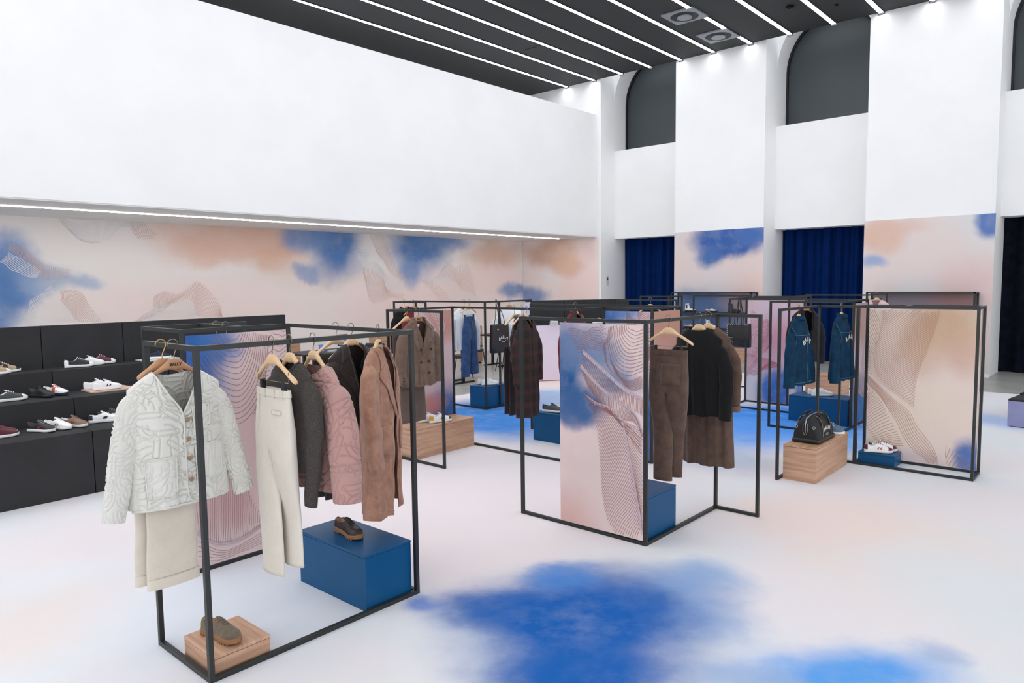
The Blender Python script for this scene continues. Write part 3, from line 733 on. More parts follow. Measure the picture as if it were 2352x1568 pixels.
def hanger(label, loc, rotz, wood_m=None, span=.19, clips=False, print_=False, drop=0.0, hook=None, arm=.112):
    wood_m = wood_m or M_HANG; hook = hook or M_HOOK
    t = thing('clothes_hanger', label, 'hanger', (loc[0], loc[1], BAR), rotz, 'wooden clothes hangers')
    # hook: ring over the rail (rail runs along local y), then a bent neck
    pts = []
    for k in range(15):
        a = R(-35 + 230 * k / 14); pts.append((.026 * math.cos(a) - .004, 0, -.006 + .026 * math.sin(a)))
    pts = pts[::-1]
    pts = [pts[0]] + pts[1:] + [(.006, 0, -.045), (0, 0, -.062), (0, 0, -.092)]
    tube('hook', pts, .0026, hook, t, 8)
    xs = np.linspace(-span, span, 31); rings = []
    for x in xs:
        a = abs(x) / span
        aa = max(0, (abs(x) - .030) / (span - .030)); k_ = max(0, 1 - abs(x) / .085); k_ = k_ * k_ * (3 - 2 * k_)
        zc = -.106 - arm * (.75 * aa ** .9 + .25 * aa ** 2); hh = .0125 + .017 * k_
        dd = .0105 + .004 * k_ + .006 * a ** 2
        if a > .96: hh *= .75; dd *= .75
        yc = -.018 * a ** 2 * -1
        rings.append([(x, yc + dd * math.cos(q), zc + hh * math.sin(q)) for q in [2 * math.pi * j / 14 for j in range(14)]])
    v, f = loft(rings); mesh('shoulder_bar', v, f, wood_m, t, True)
    if print_: text('stamp', 'BALLY', .021, M_BLACKP, t, (0, -.0158, -.106), (R(90), 0, 0), bold=.0008)
    if clips:
        tube('clip_rail', [(-.15, 0, -.222), (.15, 0, -.222)], .0025, M_HOOK, t, 6)
        tube('clip_rail', [(-.15, 0, -.222), (-.15, 0, -.165)], .0022, M_HOOK, t, 6); tube('clip_rail', [(.15, 0, -.222), (.15, 0, -.165)], .0022, M_HOOK, t, 6)
        for x in (-.105, .105): box('clip', (x - .008, x + .008, -.015, .015, -.272, -.216), M_BLACKP, t, .004)
    return t

def seams(w0, w1, z0, z1, cell, seed):
    """random capsule and arc quilting seams as line segments"""
    rnd = random.Random(seed); S = []
    def poly(P):
        for a, b in zip(P[:-1], P[1:]): S.append((a[0], a[1], b[0], b[1]))
    z = z0
    while z < z1 + cell:
        x = w0 + rnd.uniform(-.02, .0)
        while x < w1 + cell:
            cx, cz = x + rnd.uniform(-.01, .01), z + rnd.uniform(-.01, .01); kind = rnd.random()
            if kind < .55:
                a = rnd.choice([0, 90, 0, 90, 35, -35, 60]) + rnd.uniform(-8, 8); L = cell * .50; r = cell * .15
                ca, sa = math.cos(R(a)), math.sin(R(a)); P = []
                for k in range(13):
                    q = R(-90 + 180 * k / 12); P.append((L + r * math.cos(q), r * math.sin(q)))
                for k in range(13):
                    q = R(90 + 180 * k / 12); P.append((-L + r * math.cos(q), r * math.sin(q)))
                P.append(P[0]); poly([(cx + p * ca - q * sa, cz + p * sa + q * ca) for p, q in P])
            else:
                a0 = rnd.choice([0, 90, 180, 270]); ox, oz = cell * .4 * math.cos(R(a0 + 225)), cell * .4 * math.sin(R(a0 + 225))
                for rr in (cell * .35, cell * .62, cell * .9):
                    poly([(cx + ox + rr * math.cos(R(a0 + 100 * k / 10)), cz + oz + rr * math.sin(R(a0 + 100 * k / 10))) for k in range(11)])
            x += cell * rnd.uniform(.95, 1.2)
        z += cell * .95
    return np.array(S)
def puff(X, Z, S, amp=.0095, wid=.0034):
    d = np.full(X.shape, 9.0)
    for i in range(0, len(S), 40):
        s = S[i:i + 40]
        ax, az = s[:, 0], s[:, 1]; bx, bz = s[:, 2] - ax, s[:, 3] - az; L = bx * bx + bz * bz + 1e-12
        px = X[..., None] - ax; pz = Z[..., None] - az
        t = np.clip((px * bx + pz * bz) / L, 0, 1)
        d = np.minimum(d, np.sqrt(((px - t * bx) ** 2 + (pz - t * bz) ** 2).min(-1)))
    return amp * (1 - np.exp(-(d / wid) ** 1.2))

class Torso:
    """body of a hanging garment: a front and a back sheet joined at the sides and shoulders"""
    def __init__(s, sw=.215, nw=.08, z0=-.115, z1=-.20, vz=-.35, vshape='V', bz=-.118, prof=None, zh=-.8, D=.075, gap=None,
                 fold=.008, nf=9, seed=1, hemslope=0.0, overlap=0.0):
        s.__dict__.update(locals()); s.prof = prof or [(z1, sw), (z1 - .2, sw + .005), (zh, sw + .015)]
        rnd = random.Random(seed); s.ph = [rnd.uniform(0, 6.28) for _ in range(8)]
        s.pz = [p[0] for p in s.prof][::-1]; s.pw = [p[1] for p in s.prof][::-1]
    def Wd(s, z): return np.interp(z, s.pz, s.pw)
    def ztop(s, x, front):
        a = np.abs(x); sh = s.z0 + (s.z1 - s.z0) * np.clip((a - s.nw) / (s.sw - s.nw), 0, 1) ** 1.15
        t = np.clip(a / s.nw, 0, 1)
        if front:
            nk = s.vz + (s.z0 - s.vz) * (t if s.vshape == 'V' else (1 - np.sqrt(np.maximum(0, 1 - t ** 2.4))))
        else: nk = s.bz + (s.z0 - s.bz) * t ** 2
        return np.where(a < s.nw, nk, sh)
    def shl(s, x):
        a = np.abs(x); return s.z0 + (s.z1 - s.z0) * np.clip((a - s.nw) / (s.sw - s.nw), 0, 1) ** 1.15
    def y(s, x, z, front=True):
        x = np.asarray(x, float); z = np.asarray(z, float)
        u = np.clip(x / np.maximum(s.Wd(z), 1e-4), -1, 1)
        t = np.maximum(s.shl(x) - z, 0)
        d = s.D * (1 - np.exp(-t / .10)) + .019 * np.minimum(1, t / .01)
        e = np.maximum(0, 1 - np.abs(u) ** 2.6) ** .55
        low = np.clip((t - .08) / .55, 0, 1)
        fo = s.fold * low * (np.sin(x * s.nf * 6 + s.ph[0] + z * 1.5) + .6 * np.sin(x * s.nf * 11 + s.ph[1] + z * 3)) + .35 * s.fold * np.sin(z * 22 + x * 17 + s.ph[2]) * np.minimum(1, t / .1)
        return (-1 if front else 1) * (d * e + fo * np.minimum(1, e * 1.3) * (1 if front else .8))
    def build(s, name, m, parent, nu=44, nr=46, quilt=None):
        V = []; F = []
        half = nu // 2
        for front in (True, False):
            split = front and s.gap is not None
            us = list(np.linspace(-1, 0, half + 1)) + (list(np.linspace(0, 1, half + 1)) if split else list(np.linspace(0, 1, half + 1))[1:])
            us = np.array(us); sgn = np.where(np.arange(len(us)) <= half, -1, 1)
            base = len(V); n = len(us)
            rows = np.linspace(0, 1, nr + 1)
            xt = us * s.sw
            X = np.zeros((nr + 1, n)); Z = np.zeros((nr + 1, n))
            for r, q in enumerate(rows):
                zt = s.ztop(xt, front)
                zb = s.zh + s.hemslope * us + .006 * np.sin(us * 9 + s.ph[3])
                z = zt + (zb - zt) * q; w = s.Wd(z)
                x = us * w
                if split:
                    g = np.interp(z, [a for a, b in s.gap][::-1], [b for a, b in s.gap][::-1])
                    x = np.where(sgn < 0, -g + us * (w - g), g + us * (w - g))
                X[r] = x; Z[r] = z
            Y = s.y(X, Z, front)
            if quilt is not None:
                e = np.minimum(1, (1 - np.abs(us)) * 8)[None, :]
                Y = Y + (-1 if front else 1) * puff(X, Z, quilt) * np.maximum(e, .25) * np.minimum(1, np.maximum(s.shl(X) - Z, 0) / .012)
            V += [(X[r, c], Y[r, c], Z[r, c]) for r in range(nr + 1) for c in range(n)]
            for r in range(nr):
                for c in range(n - 1):
                    if split and c == half: continue
                    a = base + r * n + c
                    F.append((a, a + 1, a + n + 1, a + n) if not front else (a, a + n, a + n + 1, a + 1))
        o = mesh(name, V, F, m, parent, True)
        bm = bmesh.new(); bm.from_mesh(o.data); bmesh.ops.remove_doubles(bm, verts=bm.verts, dist=.0012)
        bm.to_mesh(o.data); bm.free(); o.data.polygons.foreach_set('use_smooth', [True] * len(o.data.polygons))
        return o
    def patch(s, name, q, m, parent, off=.006, th=.004, front=True, nx=8, nz=10, bulge=.0):
        """cloth patch lying on the surface; q = four (x, z) corners: top-left, top-right, bottom-right, bottom-left"""
        sg = -1 if front else 1; V = []; F = []
        for lay in (0, 1):
            for j in range(nz + 1):
                for i in range(nx + 1):
                    a, b = i / nx, j / nz
                    x = (q[0][0] * (1 - a) + q[1][0] * a) * (1 - b) + (q[3][0] * (1 - a) + q[2][0] * a) * b
                    z = (q[0][1] * (1 - a) + q[1][1] * a) * (1 - b) + (q[3][1] * (1 - a) + q[2][1] * a) * b
                    y = float(s.y(x, z, front)) + sg * (off if lay == 0 else off - th - .002) + sg * bulge * math.sin(math.pi * a) * math.sin(math.pi * b)
                    V.append((x, y, z))
        n = nx + 1; L = n * (nz + 1)
        for j in range(nz):
            for i in range(nx):
                k = j * n + i; F += [(k, k + 1, k + n + 1, k + n), (L + k, L + k + n, L + k + n + 1, L + k + 1)]
        ed = [i for i in range(n)] + [n * j + nx for j in range(1, nz + 1)] + [n * nz + i for i in range(nx - 1, -1, -1)] + [n * j for j in range(nz - 1, 0, -1)]
        for a, b in zip(ed, ed[1:] + ed[:1]): F.append((a, L + a, L + b, b))
        return mesh(name, V, F, m, parent, True)
    def cord(s, name, pts, rad, m, parent, off=.003, front=True, n=6, straight=False):
        sg = -1 if front else 1
        C = crv([(a, b, 0) for a, b in pts], 26) if not straight else [Vector((a, b, 0)).lerp(Vector((c, d, 0)), k / 9) for (a, b), (c, d) in zip(pts[:-1], pts[1:]) for k in range(10)]
        P = [(p.x, float(s.y(p.x, p.y, front)) + sg * off, p.y) for p in C]
        return tube(name, P, rad, m, parent, n)
    def button(s, x, z, r, m, parent, off=.008):
        y = float(s.y(x, z)) - off
        V, F = [], []
        rr = [(r * .9, .003), (r, .0), (r * .8, -.003), (r * .55, -.0018)]
        rings = [[(x + a * math.cos(q), y + b, z + a * math.sin(q)) for q in [2 * math.pi * k / 16 for k in range(16)]] for a, b in rr]
        v, f = loft(rings); return mesh('button', v, f, m, parent, True)

def sleeve(name, m, parent, path, radii, quilt=None, n=26, rows=44, seed=0, wr=.004, flat=.72, hollow=True):
    P = crv(path, rows); rnd = random.Random(seed); p1, p2, p3 = [rnd.uniform(0, 6) for _ in range(3)]
    ts = [i / rows for i in range(rows + 1)]
    rad = [np.interp(t, np.linspace(0, 1, len(radii)), radii) for t in ts]
    rings = []; RT_ = np.zeros((rows + 1, n)); ST = np.zeros((rows + 1, n)); dist = 0
    for i in range(rows + 1):
        if i: dist += (P[i] - P[i - 1]).length
        for j in range(n):
            RT_[i, j] = 2 * math.pi * j / n * .075; ST[i, j] = dist
    pf = puff(RT_, ST, quilt) if quilt is not None else None
    for i in range(rows + 1):
        t = (P[min(i + 1, rows)] - P[max(i - 1, 0)]).normalized()
        sx = Vector((0, 1, 0)).cross(t); sx.normalize(); sy = t.cross(sx).normalized()
        ring = []
        for j in range(n):
            a = 2 * math.pi * j / n
            r = rad[i] + wr * (math.sin(i / rows * 26 + 2 * math.cos(a) + p1) * .6 + .7 * math.sin(3 * a + p2 + i * .05))
            if pf is not None: r += pf[i, j]
            ring.append(P[i] + sx * (r * math.cos(a)) + sy * (r * flat * math.sin(a)))
        rings.append(ring)
    # close the shoulder with a rounded cap, leave the cuff open with a turned-in edge
    c0 = P[0]; t0 = (P[1] - P[0]).normalized()
    pre = [[c0 + (p - c0) * k - t0 * d for p in rings[0]] for k, d in ((.25, .030), (.6, .024), (.86, .012))]
    rings = pre + rings
    if hollow:
        c1 = P[-1]; t1 = (P[-1] - P[-2]).normalized()
        rings += [[c1 + (p - c1) * .88 for p in rings[-1]], [c1 + (p - c1) * .82 - t1 * .08 for p in rings[-1]]]
    v, f = loft(rings); return mesh(name, v, f, m, parent, True)

def ellring(cx, cy, z, a, b, n=28, p=2.4, fo=0.0, k=5, ph=0.0, sl=0.0):
    out = []
    for j in range(n):
        q = 2 * math.pi * j / n; c, s_ = math.cos(q), math.sin(q)
        x = a * math.copysign(abs(c) ** (2 / p), c); y = b * math.copysign(abs(s_) ** (2 / p), s_)
        g = 1 + fo * math.sin(k * q + ph)
        out.append(Vector((cx + x * g, cy + y * g, z + sl * x)))
    return out

def trousers(label, loc, rotz, m, waist=.155, zw=-.262, zh=-1.24, cat='trousers', hemw=.085, hipw=.17, legoff=.075, splay=0.0, details='side', band=True, seed=1, m2=None, depth=.05, group=None, leg_y=(0, 0), hems=(0, 0), crease=True, hemd=.035):
    t = thing('trousers', label, cat, (loc[0], loc[1], BAR), rotz, group)
    rnd = random.Random(seed); zc = zw - .30
    def S(z):   # hip outline
        k = (zw - z) / (zw - zc); return waist + (hipw - waist) * min(1, k * 1.4) , .022 + (depth - .022) * min(1, k * 1.3)
    m_ = 16; K = 9      # half-ring points, inseam points
    def hip(z):
        a, b = S(z); out = []
        for j in range(2 * m_):
            q = -math.pi / 2 + math.pi * j / m_; c, sn = math.cos(q), math.sin(q)
            g_ = 1 + .018 * math.sin(7 * q + seed) * min(1, (zw - z) / .1)
            out.append(Vector((a * math.copysign(abs(c) ** (2 / 2.6), c) * g_, b * math.copysign(abs(sn) ** (2 / 2.6), sn) * g_, z)))
        return out
    V = []; F = []; nH = 12; n2 = 2 * m_
    top = hip(zw)
    inner = [[Vector((p.x * .93, p.y * .7, p.z - .10)) for p in top], [Vector((p.x * .96, p.y * .8, p.z)) for p in top]]
    hips = inner + [hip(zw + (zc - zw) * k / nH) for k in range(nH + 1)]
    for r in hips: V += r
    for i in range(len(hips) - 1):
        for j in range(n2): F.append((i * n2 + j, i * n2 + (j + 1) % n2, (i + 1) * n2 + (j + 1) % n2, (i + 1) * n2 + j))
    F.append(tuple(range(n2))[::-1])
    last = (len(hips) - 1) * n2; H = hips[-1]
    ins0 = len(V)
    seam = [H[m_].lerp(H[0], (k + 1) / (K + 1)) + Vector((0, 0, -.012 * math.sin(math.pi * (k + 1) / (K + 1)))) for k in range(K)]
    V += seam
    N_ = m_ + 1 + K
    for i, sx in enumerate((1, -1)):
        zh_i = zh + hems[1 - i]
        first = ([last + j for j in range(m_ + 1)] if sx > 0 else [last + (n2 - j) % n2 for j in range(m_ + 1)]) + [ins0 + k for k in range(K)]
        D0 = [V[q] for q in first]; prev = first
        for k in range(1, 33):
            q = k / 32; e = min(1, q * 1.5); e = e * e * (3 - 2 * e)
            zt = zc + (zh_i - zc) * q
            cx = sx * (hipw * .5 * (1 - e) + (legoff + splay * q) * e) + .004 * math.sin(q * 5 + seed)
            a_ = hipw * .5 * (1 - e) + hemw * e; b_ = depth * (1 - e) + hemd * e; pw_ = 2.4 - (.55 if crease else .2) * e
            ring = []
            for w_ in range(N_):
                an = (-math.pi / 2 + math.pi * w_ / m_) if w_ <= m_ else (math.pi / 2 + math.pi * (w_ - m_) / (K + 1))
                c, sn = math.cos(an), math.sin(an); fo = 1 + .03 * e * math.sin(3 * an + seed + q * 3)
                pe = Vector((cx + sx * a_ * math.copysign(abs(c) ** (2 / pw_), c) * fo, leg_y[1 - i] * e + b_ * math.copysign(abs(sn) ** (2 / pw_), sn) * fo, zt))
                p0 = Vector((D0[w_].x, D0[w_].y, zt + (D0[w_].z - zc) * (1 - e))); bl = min(1, q * 5)
                ring.append(p0.lerp(pe, bl * bl * (3 - 2 * bl)))
            o_ = len(V); V += ring; cur = [o_ + w_ for w_ in range(N_)]
            for w_ in range(N_):
                w2 = (w_ + 1) % N_; f_ = (prev[w_], prev[w2], cur[w2], cur[w_]); F.append(f_ if sx > 0 else f_[::-1])
            prev = cur
        cc = sum((V[q] for q in prev), Vector()) / N_
        for sc_, up in ((.93, 0), (.88, .10)):
            o_ = len(V); V += [cc + (V[prev[w_]] - cc) * sc_ + Vector((0, 0, up)) if up == 0 else cc + (V[prev[w_]] - cc) * .95 + Vector((0, 0, up)) for w_ in range(N_)]; cur = [o_ + w_ for w_ in range(N_)]
            for w_ in range(N_):
                w2 = (w_ + 1) % N_; f_ = (prev[w_], prev[w2], cur[w2], cur[w_]); F.append(f_ if sx > 0 else f_[::-1])
            prev = cur
        F.append(tuple(prev))
    mesh('legs_and_seat', V, F, m, t, True)
    if band:
        rr = []
        for k in range(3):
            z = zw + .003 - .038 * k / 2; a, b = S(z); rr.append(ellring(0, 0, z, a + .004, b + .004, 32, 2.6))
        v, f = loft(rr, False, False); mesh('waistband', v, f, m2 or m, t, True)
        for x in (-.11, -.04, .05, .12):
            a, b = S(zw - .02); y = -(b + .007) * max(0, 1 - abs(x / a) ** 2.6) ** (1 / 2.6)
            box('belt_loop', (x - .005, x + .005, y - .003, y + .003, zw - .043, zw + .002), m2 or m, t)
    def yf(x, z):
        a, b = S(z); return -(b + .0) * max(0, 1 - min(1, abs(x / a)) ** 2.6) ** (1 / 2.6)
    def flat(name, x0, x1, z0, z1, mm, off=.004):
        V = []; F = []
        for j in range(7):
            for i in range(6):
                x = x0 + (x1 - x0) * i / 5; z = z0 + (z1 - z0) * j / 6; V.append((x, yf(x, z) - off - .003, z))
        for j in range(6):
            for i in range(5):
                a = j * 6 + i; F.append((a, a + 1, a + 7, a + 6))
        o = mesh(name, V, F, mm, t, True); md = o.modifiers.new('s', 'SOLIDIFY'); md.thickness = .003; md.offset = 0
        return o
    if details == 'welt':
        tube('pocket_opening', [(-.10, yf(-.10, zw - .05) - .003, zw - .05), (-.09, yf(-.09, zw - .2) - .003, zw - .22)], .003, m2 or m, t, 6)
        flat('welt_pocket', .04, .12, zw - .105, zw - .125, m2 or m)
    if details == 'patch':
        tube('pocket_opening', [(-.10, yf(-.10, zw - .05) - .003, zw - .05), (-.095, yf(-.095, zw - .2) - .003, zw - .21)], .003, m2 or m, t, 6)
        flat('patch_pocket', -.04, .12, zw - .10, zw - .26, m2 or m)
    if details == 'jeans':
        flat('fly', -.002, .03, zw - .045, zw - .20, m2 or m, .002)
        for sx in (-1, 1):
            tube('pocket_edge', [(sx * .05, yf(.05, zw - .05) - .003, zw - .045), (sx * .09, yf(.09, zw - .09) - .004, zw - .09), (sx * .135, yf(.135, zw - .10) - .004, zw - .105)], .0025, m2 or m, t, 6)
    return t

def folded_trousers(label, loc, rotz, m, x0, x1, ztop, zh, cuff=0.0, seed=1, back=.03, m2=None):
    """trousers folded over a hanger bar: two flat legs hanging one behind the other"""
    t = thing('trousers', label, 'trousers', (loc[0], loc[1], BAR), rotz)
    w = (x1 - x0) / 2; c = (x0 + x1) / 2
    for i, (dx, dy, dz) in enumerate(((-.03, back, .02), (.0, -back * .4, 0))):
        L = [ellring(c + dx + .004 * math.sin(k * .5 + seed), dy, ztop + (zh + dz - ztop) * k / 20, w * (.97 if i == 0 else .90) * (1 + .02 * math.sin(k * .4)), .016 + .008 * k / 20, 28, 2.2, .02, 3, seed + i) for k in range(21)]
        cc = sum(L[-1], Vector()) / 28
        L += [[cc + (p - cc) * .92 for p in L[-1]], [cc + (p - cc) * .88 + Vector((0, 0, .08)) for p in L[-1]]]
        v, f = loft(L); lg = mesh('leg', v, f, m, t, True)
        if cuff:
            rr = [ellring(c + dx, dy, zh + dz - .003 + cuff * k / 3, w * (.97 if i == 0 else .90) * 1.02 + .004, .031, 28, 2.2, .02, 3, seed + i) for k in range(4)]
            rr = rr + [[Vector((p.x, p.y, p.z)) + (Vector((c + dx, dy, p.z)) - p) * .06 for p in rr[-1]]]
            v, f = loft(rr, False, False); mesh('turn_up', v, f, m2 or m, t, True)
    return t

# ---- cloth
C_CREAM = mat('cream_quilt', (205, 203, 196), .85, var=.02, vscale=4, bump=.15, bscale=500, sheen=.2)
C_CREAMIN = mat('cream_quilt_lining', (206, 196, 180), .85, var=.02, vscale=4)
C_CRTR = weave('cream_twill', (200, 190, 176), (212, 203, 190), 500, mottle=.4)
C_STONE = weave('stone_twill', (202, 194, 182), (214, 207, 196), 500, mottle=.3)
C_PINKQ = mat('pink_quilt', (168, 128, 122), .75, var=.03, vscale=4, bump=.15, bscale=500, sheen=.25)
C_TAN = weave('tan_corduroy', (146, 106, 88), (184, 141, 118), wale=True, mottle=.55)
C_BROWN = weave('brown_corduroy', (98, 78, 66), (124, 102, 90), wale=True, mottle=.5)
C_BROWN2 = weave('umber_corduroy', (78, 60, 51), (104, 82, 71), wale=True, mottle=.5)
C_TAUPE = weave('taupe_wool', (88, 74, 69), (102, 87, 81), 500, mottle=.4)
C_ESPR = weave('espresso_cloth', (42, 35, 34), (56, 47, 45), 400, rough=.7, mottle=.3)
C_BLACK = weave('black_wool', (12, 12, 13), (24, 24, 25), 400, mottle=.3, sheen=.1)
C_BLACKJ = weave('black_suit', (22, 21, 24), (34, 33, 36), 400, mottle=.3, sheen=.1)
C_PLUM = weave('plum_wool', (38, 29, 34), (52, 40, 45), 400, mottle=.3)
C_KNIT = knit('charcoal_knit', (34, 31, 30), (70, 64, 60))
C_PLAID = plaid('brown_plaid')
C_RED = weave('wine_wool', (98, 26, 32), (122, 36, 42), 300, mottle=.3)
C_DENIM = weave('indigo_denim', (2, 34, 56), (8, 54, 82), 600, mottle=.7, sheen=0)
C_DENIMS = weave('pale_seam_denim', (44, 84, 112), (70, 108, 132), 600)
C_JEAN = weave('mid_blue_denim', (30, 54, 92), (52, 80, 120), 600, mottle=.7)
C_SWT = weave('pale_grey_knit', (206, 208, 212), (224, 226, 230), 300, mottle=.3)
C_TEE = mat('white_cotton', (232, 233, 236), .85, var=.02)
C_PINK = mat('pale_pink_cloth', (212, 178, 182), .85, var=.04)
C_COLL = mat('slate_collar', (84, 94, 106), .7, var=.05)
M_BTN = mat('horn_button', (150, 116, 84), .35, var=.1, vscale=60)
M_BTND = mat('dark_horn_button', (46, 32, 26), .3, var=.1, vscale=60)
M_LBL = mat('white_woven_label', (232, 232, 230), .7, var=0)
M_TAGINK = mat('label_ink', (60, 60, 62), .7, var=0)

def lapels(T, t, m, xin, ztop_, zbreak, ztip, wtip, xb=.0, off=.010, notch=True):
    """two collar-and-lapel pairs following the front; xin = neck half width, zbreak = where they meet"""
    for s in (-1, 1):
        # lapel in two tapered patches
        a = (s * xin, ztop_ - .075); tip = (s * (xin + wtip), ztip); br = (xb + s * .006, zbreak)
        inn = (xb + s * (xin * .55), (ztop_ - .075 + zbreak) / 2)
        q = [a, (s * (xin + wtip * .78), ztip + .035), tip, inn] if s > 0 else [(s * (xin + wtip * .78), ztip + .035), a, inn, tip]
        T.patch('lapel', q, m, t, off, .004)
        q = [inn, tip, (br[0] + s * .012, br[1]), br] if s > 0 else [tip, inn, br, (br[0] + s * .012, br[1])]
        T.patch('lapel_tail', q, m, t, off, .004, nz=14)
        # collar
        q = [(s * (xin * .74), ztop_ + .004), (s * (xin + .028), ztop_ - .014), (s * (xin + wtip * .72), ztip + .048), (s * (xin - .006), ztop_ - .072)]
        if s < 0: q = [q[1], q[0], q[3], q[2]]
        T.patch('collar', q, m, t, off + .003, .006)

def neckcollar(T, t, m, w, z, h=.035, d=.045):
    rr = []
    h = h * .55
    for k in range(5):
        q = k / 4; rr.append([(w * (1 + .16 * q) * math.cos(a), d * math.sin(a) - .008 * q, z + h * (1 - q) * (1 if math.sin(a) > -.6 else .3)) for a in [R(-40 + 260 * j / 20) for j in range(21)]])
    v, f = loft(rr, False, False, False)
    o = mesh('collar_stand', v, f, m, t, True); md = o.modifiers.new('s', 'SOLIDIFY'); md.thickness = .006
    return o

# 1 - cream quilted jacket and the trousers under it
x1, y1 = 1.56, 3.66
hanger('brown wooden hanger stamped with lettering inside the cream quilted jacket', (1.565, y1), 0, M_HANGD, .2, print_=True, hook=M_HOOK)
hanger('brown wooden hanger with brass hook behind the cream quilted jacket', (1.525, y1 + .045), 0, M_HANGD, .115, hook=M_HOOKB, arm=.06)
t = thing('quilted_jacket', 'cream quilted collarless jacket with four buttons, nearest garment on the left', 'jacket', (x1, y1, BAR))
Q = np.vstack([seams(-.32, .32, -.9, -.1, .084, 11), seams(-.32, .32, -.9, -.1, .13, 14)])
T = Torso(sw=.228, nw=.112, z0=-.135, z1=-.212, vz=-.345, bz=-.160, prof=[(-.1, .225), (-.212, .229), (-.42, .236), (-.62, .244), (-.85, .258)], zh=-.802, D=.07, fold=.004, seed=3)
T.build('body', C_CREAM, t, 180, 220, Q)
QS = np.vstack([seams(-.1, .6, -.05, .8, .084, 23), seams(-.1, .6, -.05, .8, .13, 24)])
sleeve('sleeve', C_CREAM, t, [(-.14, .0, -.262), (-.206, .0, -.315), (-.252, -.008, -.47), (-.288, -.015, -.64), (-.328, -.02, -.832)], [.045, .062, .058, .051, .045], QS, 90, 230, 1, .002, .66)
sleeve('sleeve', C_CREAM, t, [(.14, .0, -.268), (.204, .0, -.32), (.252, -.006, -.47), (.292, -.012, -.64), (.334, -.02, -.825)], [.045, .062, .058, .052, .046], QS + .03, 90, 230, 2, .002, .66)
T.cord('neck_binding', [(-.113, -.136), (-.07, -.235), (-.006, -.345), (-.004, -.5), (-.002, -.72), (.012, -.785), (.05, -.798)], .005, C_CREAM, t, .009)
T.cord('neck_binding', [(.113, -.136), (.07, -.23), (.0, -.345)], .005, C_CREAM, t, .007)
T.cord('hem_binding', [(-.245, -.800), (-.1, -.803), (.02, -.80), (.12, -.80), (.245, -.797)], .006, C_CREAM, t, .006)
def qpocket(name, x0, xx1, za, zb):
    o = T.patch(name, [(x0, za), (xx1, za + .004), (xx1 - .004, zb), (x0 + .004, zb)], C_CREAM, t, .0095, .006, True, 46, 56, .004)
    me = o.data; co = np.array([v.co for v in me.vertices]); n = len(co) // 2
    co[:n, 1] -= puff(co[:n, 0], co[:n, 2], Q + .021, .005); me.vertices.foreach_set('co', co.ravel()); me.update()
    T.cord('pocket_edge', [(x0, za), (x0 + .004, zb), (xx1 - .004, zb), (xx1, za + .004), (x0, za)], .0035, C_CREAM, t, .014, straight=True)
qpocket('patch_pocket', -.192, -.05, -.555, -.742); qpocket('patch_pocket', .045, .192, -.515, -.690); qpocket('chest_pocket', .042, .130, -.318, -.425)
for z in (-.378, -.475, -.572, -.680): T.button(.014 if z > -.4 else .016, z, .012, M_BTN, t, .014)
folded_trousers('cream trousers with turn-ups hanging below the cream quilted jacket', (1.535, y1 + .045), 0, C_CRTR, -.155, .125, -.42, -1.235, .055, 2, .035)

# 2 - stone trousers
hanger('pale wooden clip hanger carrying the stone trousers', (1.985, 3.45), R(-90), clips=True)
trousers('stone coloured flat-front trousers clipped by the waist, front rail', (1.985, 3.45), R(-90), C_STONE, .155, -.262, -1.25, hemw=.105, hipw=.172, legoff=.042, depth=.05, details='welt', seed=3, leg_y=(-.02, .045), hems=(-.015, .035), hemd=.028)
# 3 - dark knit
hanger('pale wooden hanger in the charcoal knit sweater', (2.09, 3.45), R(-90), span=.15)
t = thing('sweater', 'charcoal flecked knit sweater between the stone trousers and the pink jacket', 'sweater', (2.09, 3.45, BAR), R(-90))
T = Torso(sw=.2, nw=.09, z0=-.125, z1=-.2, vz=-.175, vshape='U', bz=-.135, prof=[(-.1, .2), (-.2, .2), (-.45, .21), (-.75, .21)], zh=-.70, D=.045, seed=5); T.build('body', C_KNIT, t)
sleeve('sleeve', C_KNIT, t, [(.12, 0, -.26), (.185, 0, -.30), (.21, -.0, -.45), (.20, -.005, -.65), (.165, -.01, -.885)], [.05, .068, .06, .052, .04], seed=3)
sleeve('sleeve', C_KNIT, t, [(-.12, 0, -.26), (-.185, 0, -.30), (-.205, -.0, -.45), (-.20, -.005, -.65), (-.185, -.01, -.85)], [.05, .068, .06, .052, .04], seed=4)
T.cord('neckband', [(-.092, -.126), (-.06, -.165), (0, -.178), (.06, -.165), (.092, -.126)], .007, C_KNIT, t, .0)
# 4 - pink quilted jacket
hanger('pale wooden hanger in the dusty pink quilted jacket', (2.235, 3.45), R(-90), span=.15, arm=.13)
t = thing('quilted_jacket', 'dusty pink quilted round-neck jacket on the front rail', 'jacket', (2.235, 3.45, BAR), R(-90))
Q = np.vstack([seams(-.32, .32, -.95, -.1, .105, 31), seams(-.32, .32, -.95, -.1, .17, 32)])
T = Torso(sw=.222, nw=.125, z0=-.155, z1=-.24, vz=-.215, vshape='U', bz=-.165, prof=[(-.1, .222), (-.24, .224), (-.45, .235), (-.85, .245)], zh=-.835, D=.07, fold=.005, seed=6)
T.build('body', C_PINKQ, t, 150, 190, Q)
QS = np.vstack([seams(-.1, .6, -.05, .8, .105, 41), seams(-.1, .6, -.05, .8, .17, 42)])
sleeve('sleeve', C_PINKQ, t, [(.12, -.005, -.30), (.205, -.01, -.345), (.27, -.02, -.48), (.305, -.03, -.64), (.325, -.035, -.862)], [.06, .088, .09, .086, .078], QS, 150, 230, 3, .002, .8)
sleeve('sleeve', C_PINKQ, t, [(-.12, 0, -.30), (-.20, 0, -.345), (-.25, 0, -.48), (-.27, 0, -.64), (-.28, 0, -.85)], [.065, .09, .088, .08, .07], QS, 60, 120, 4, .003, .8)
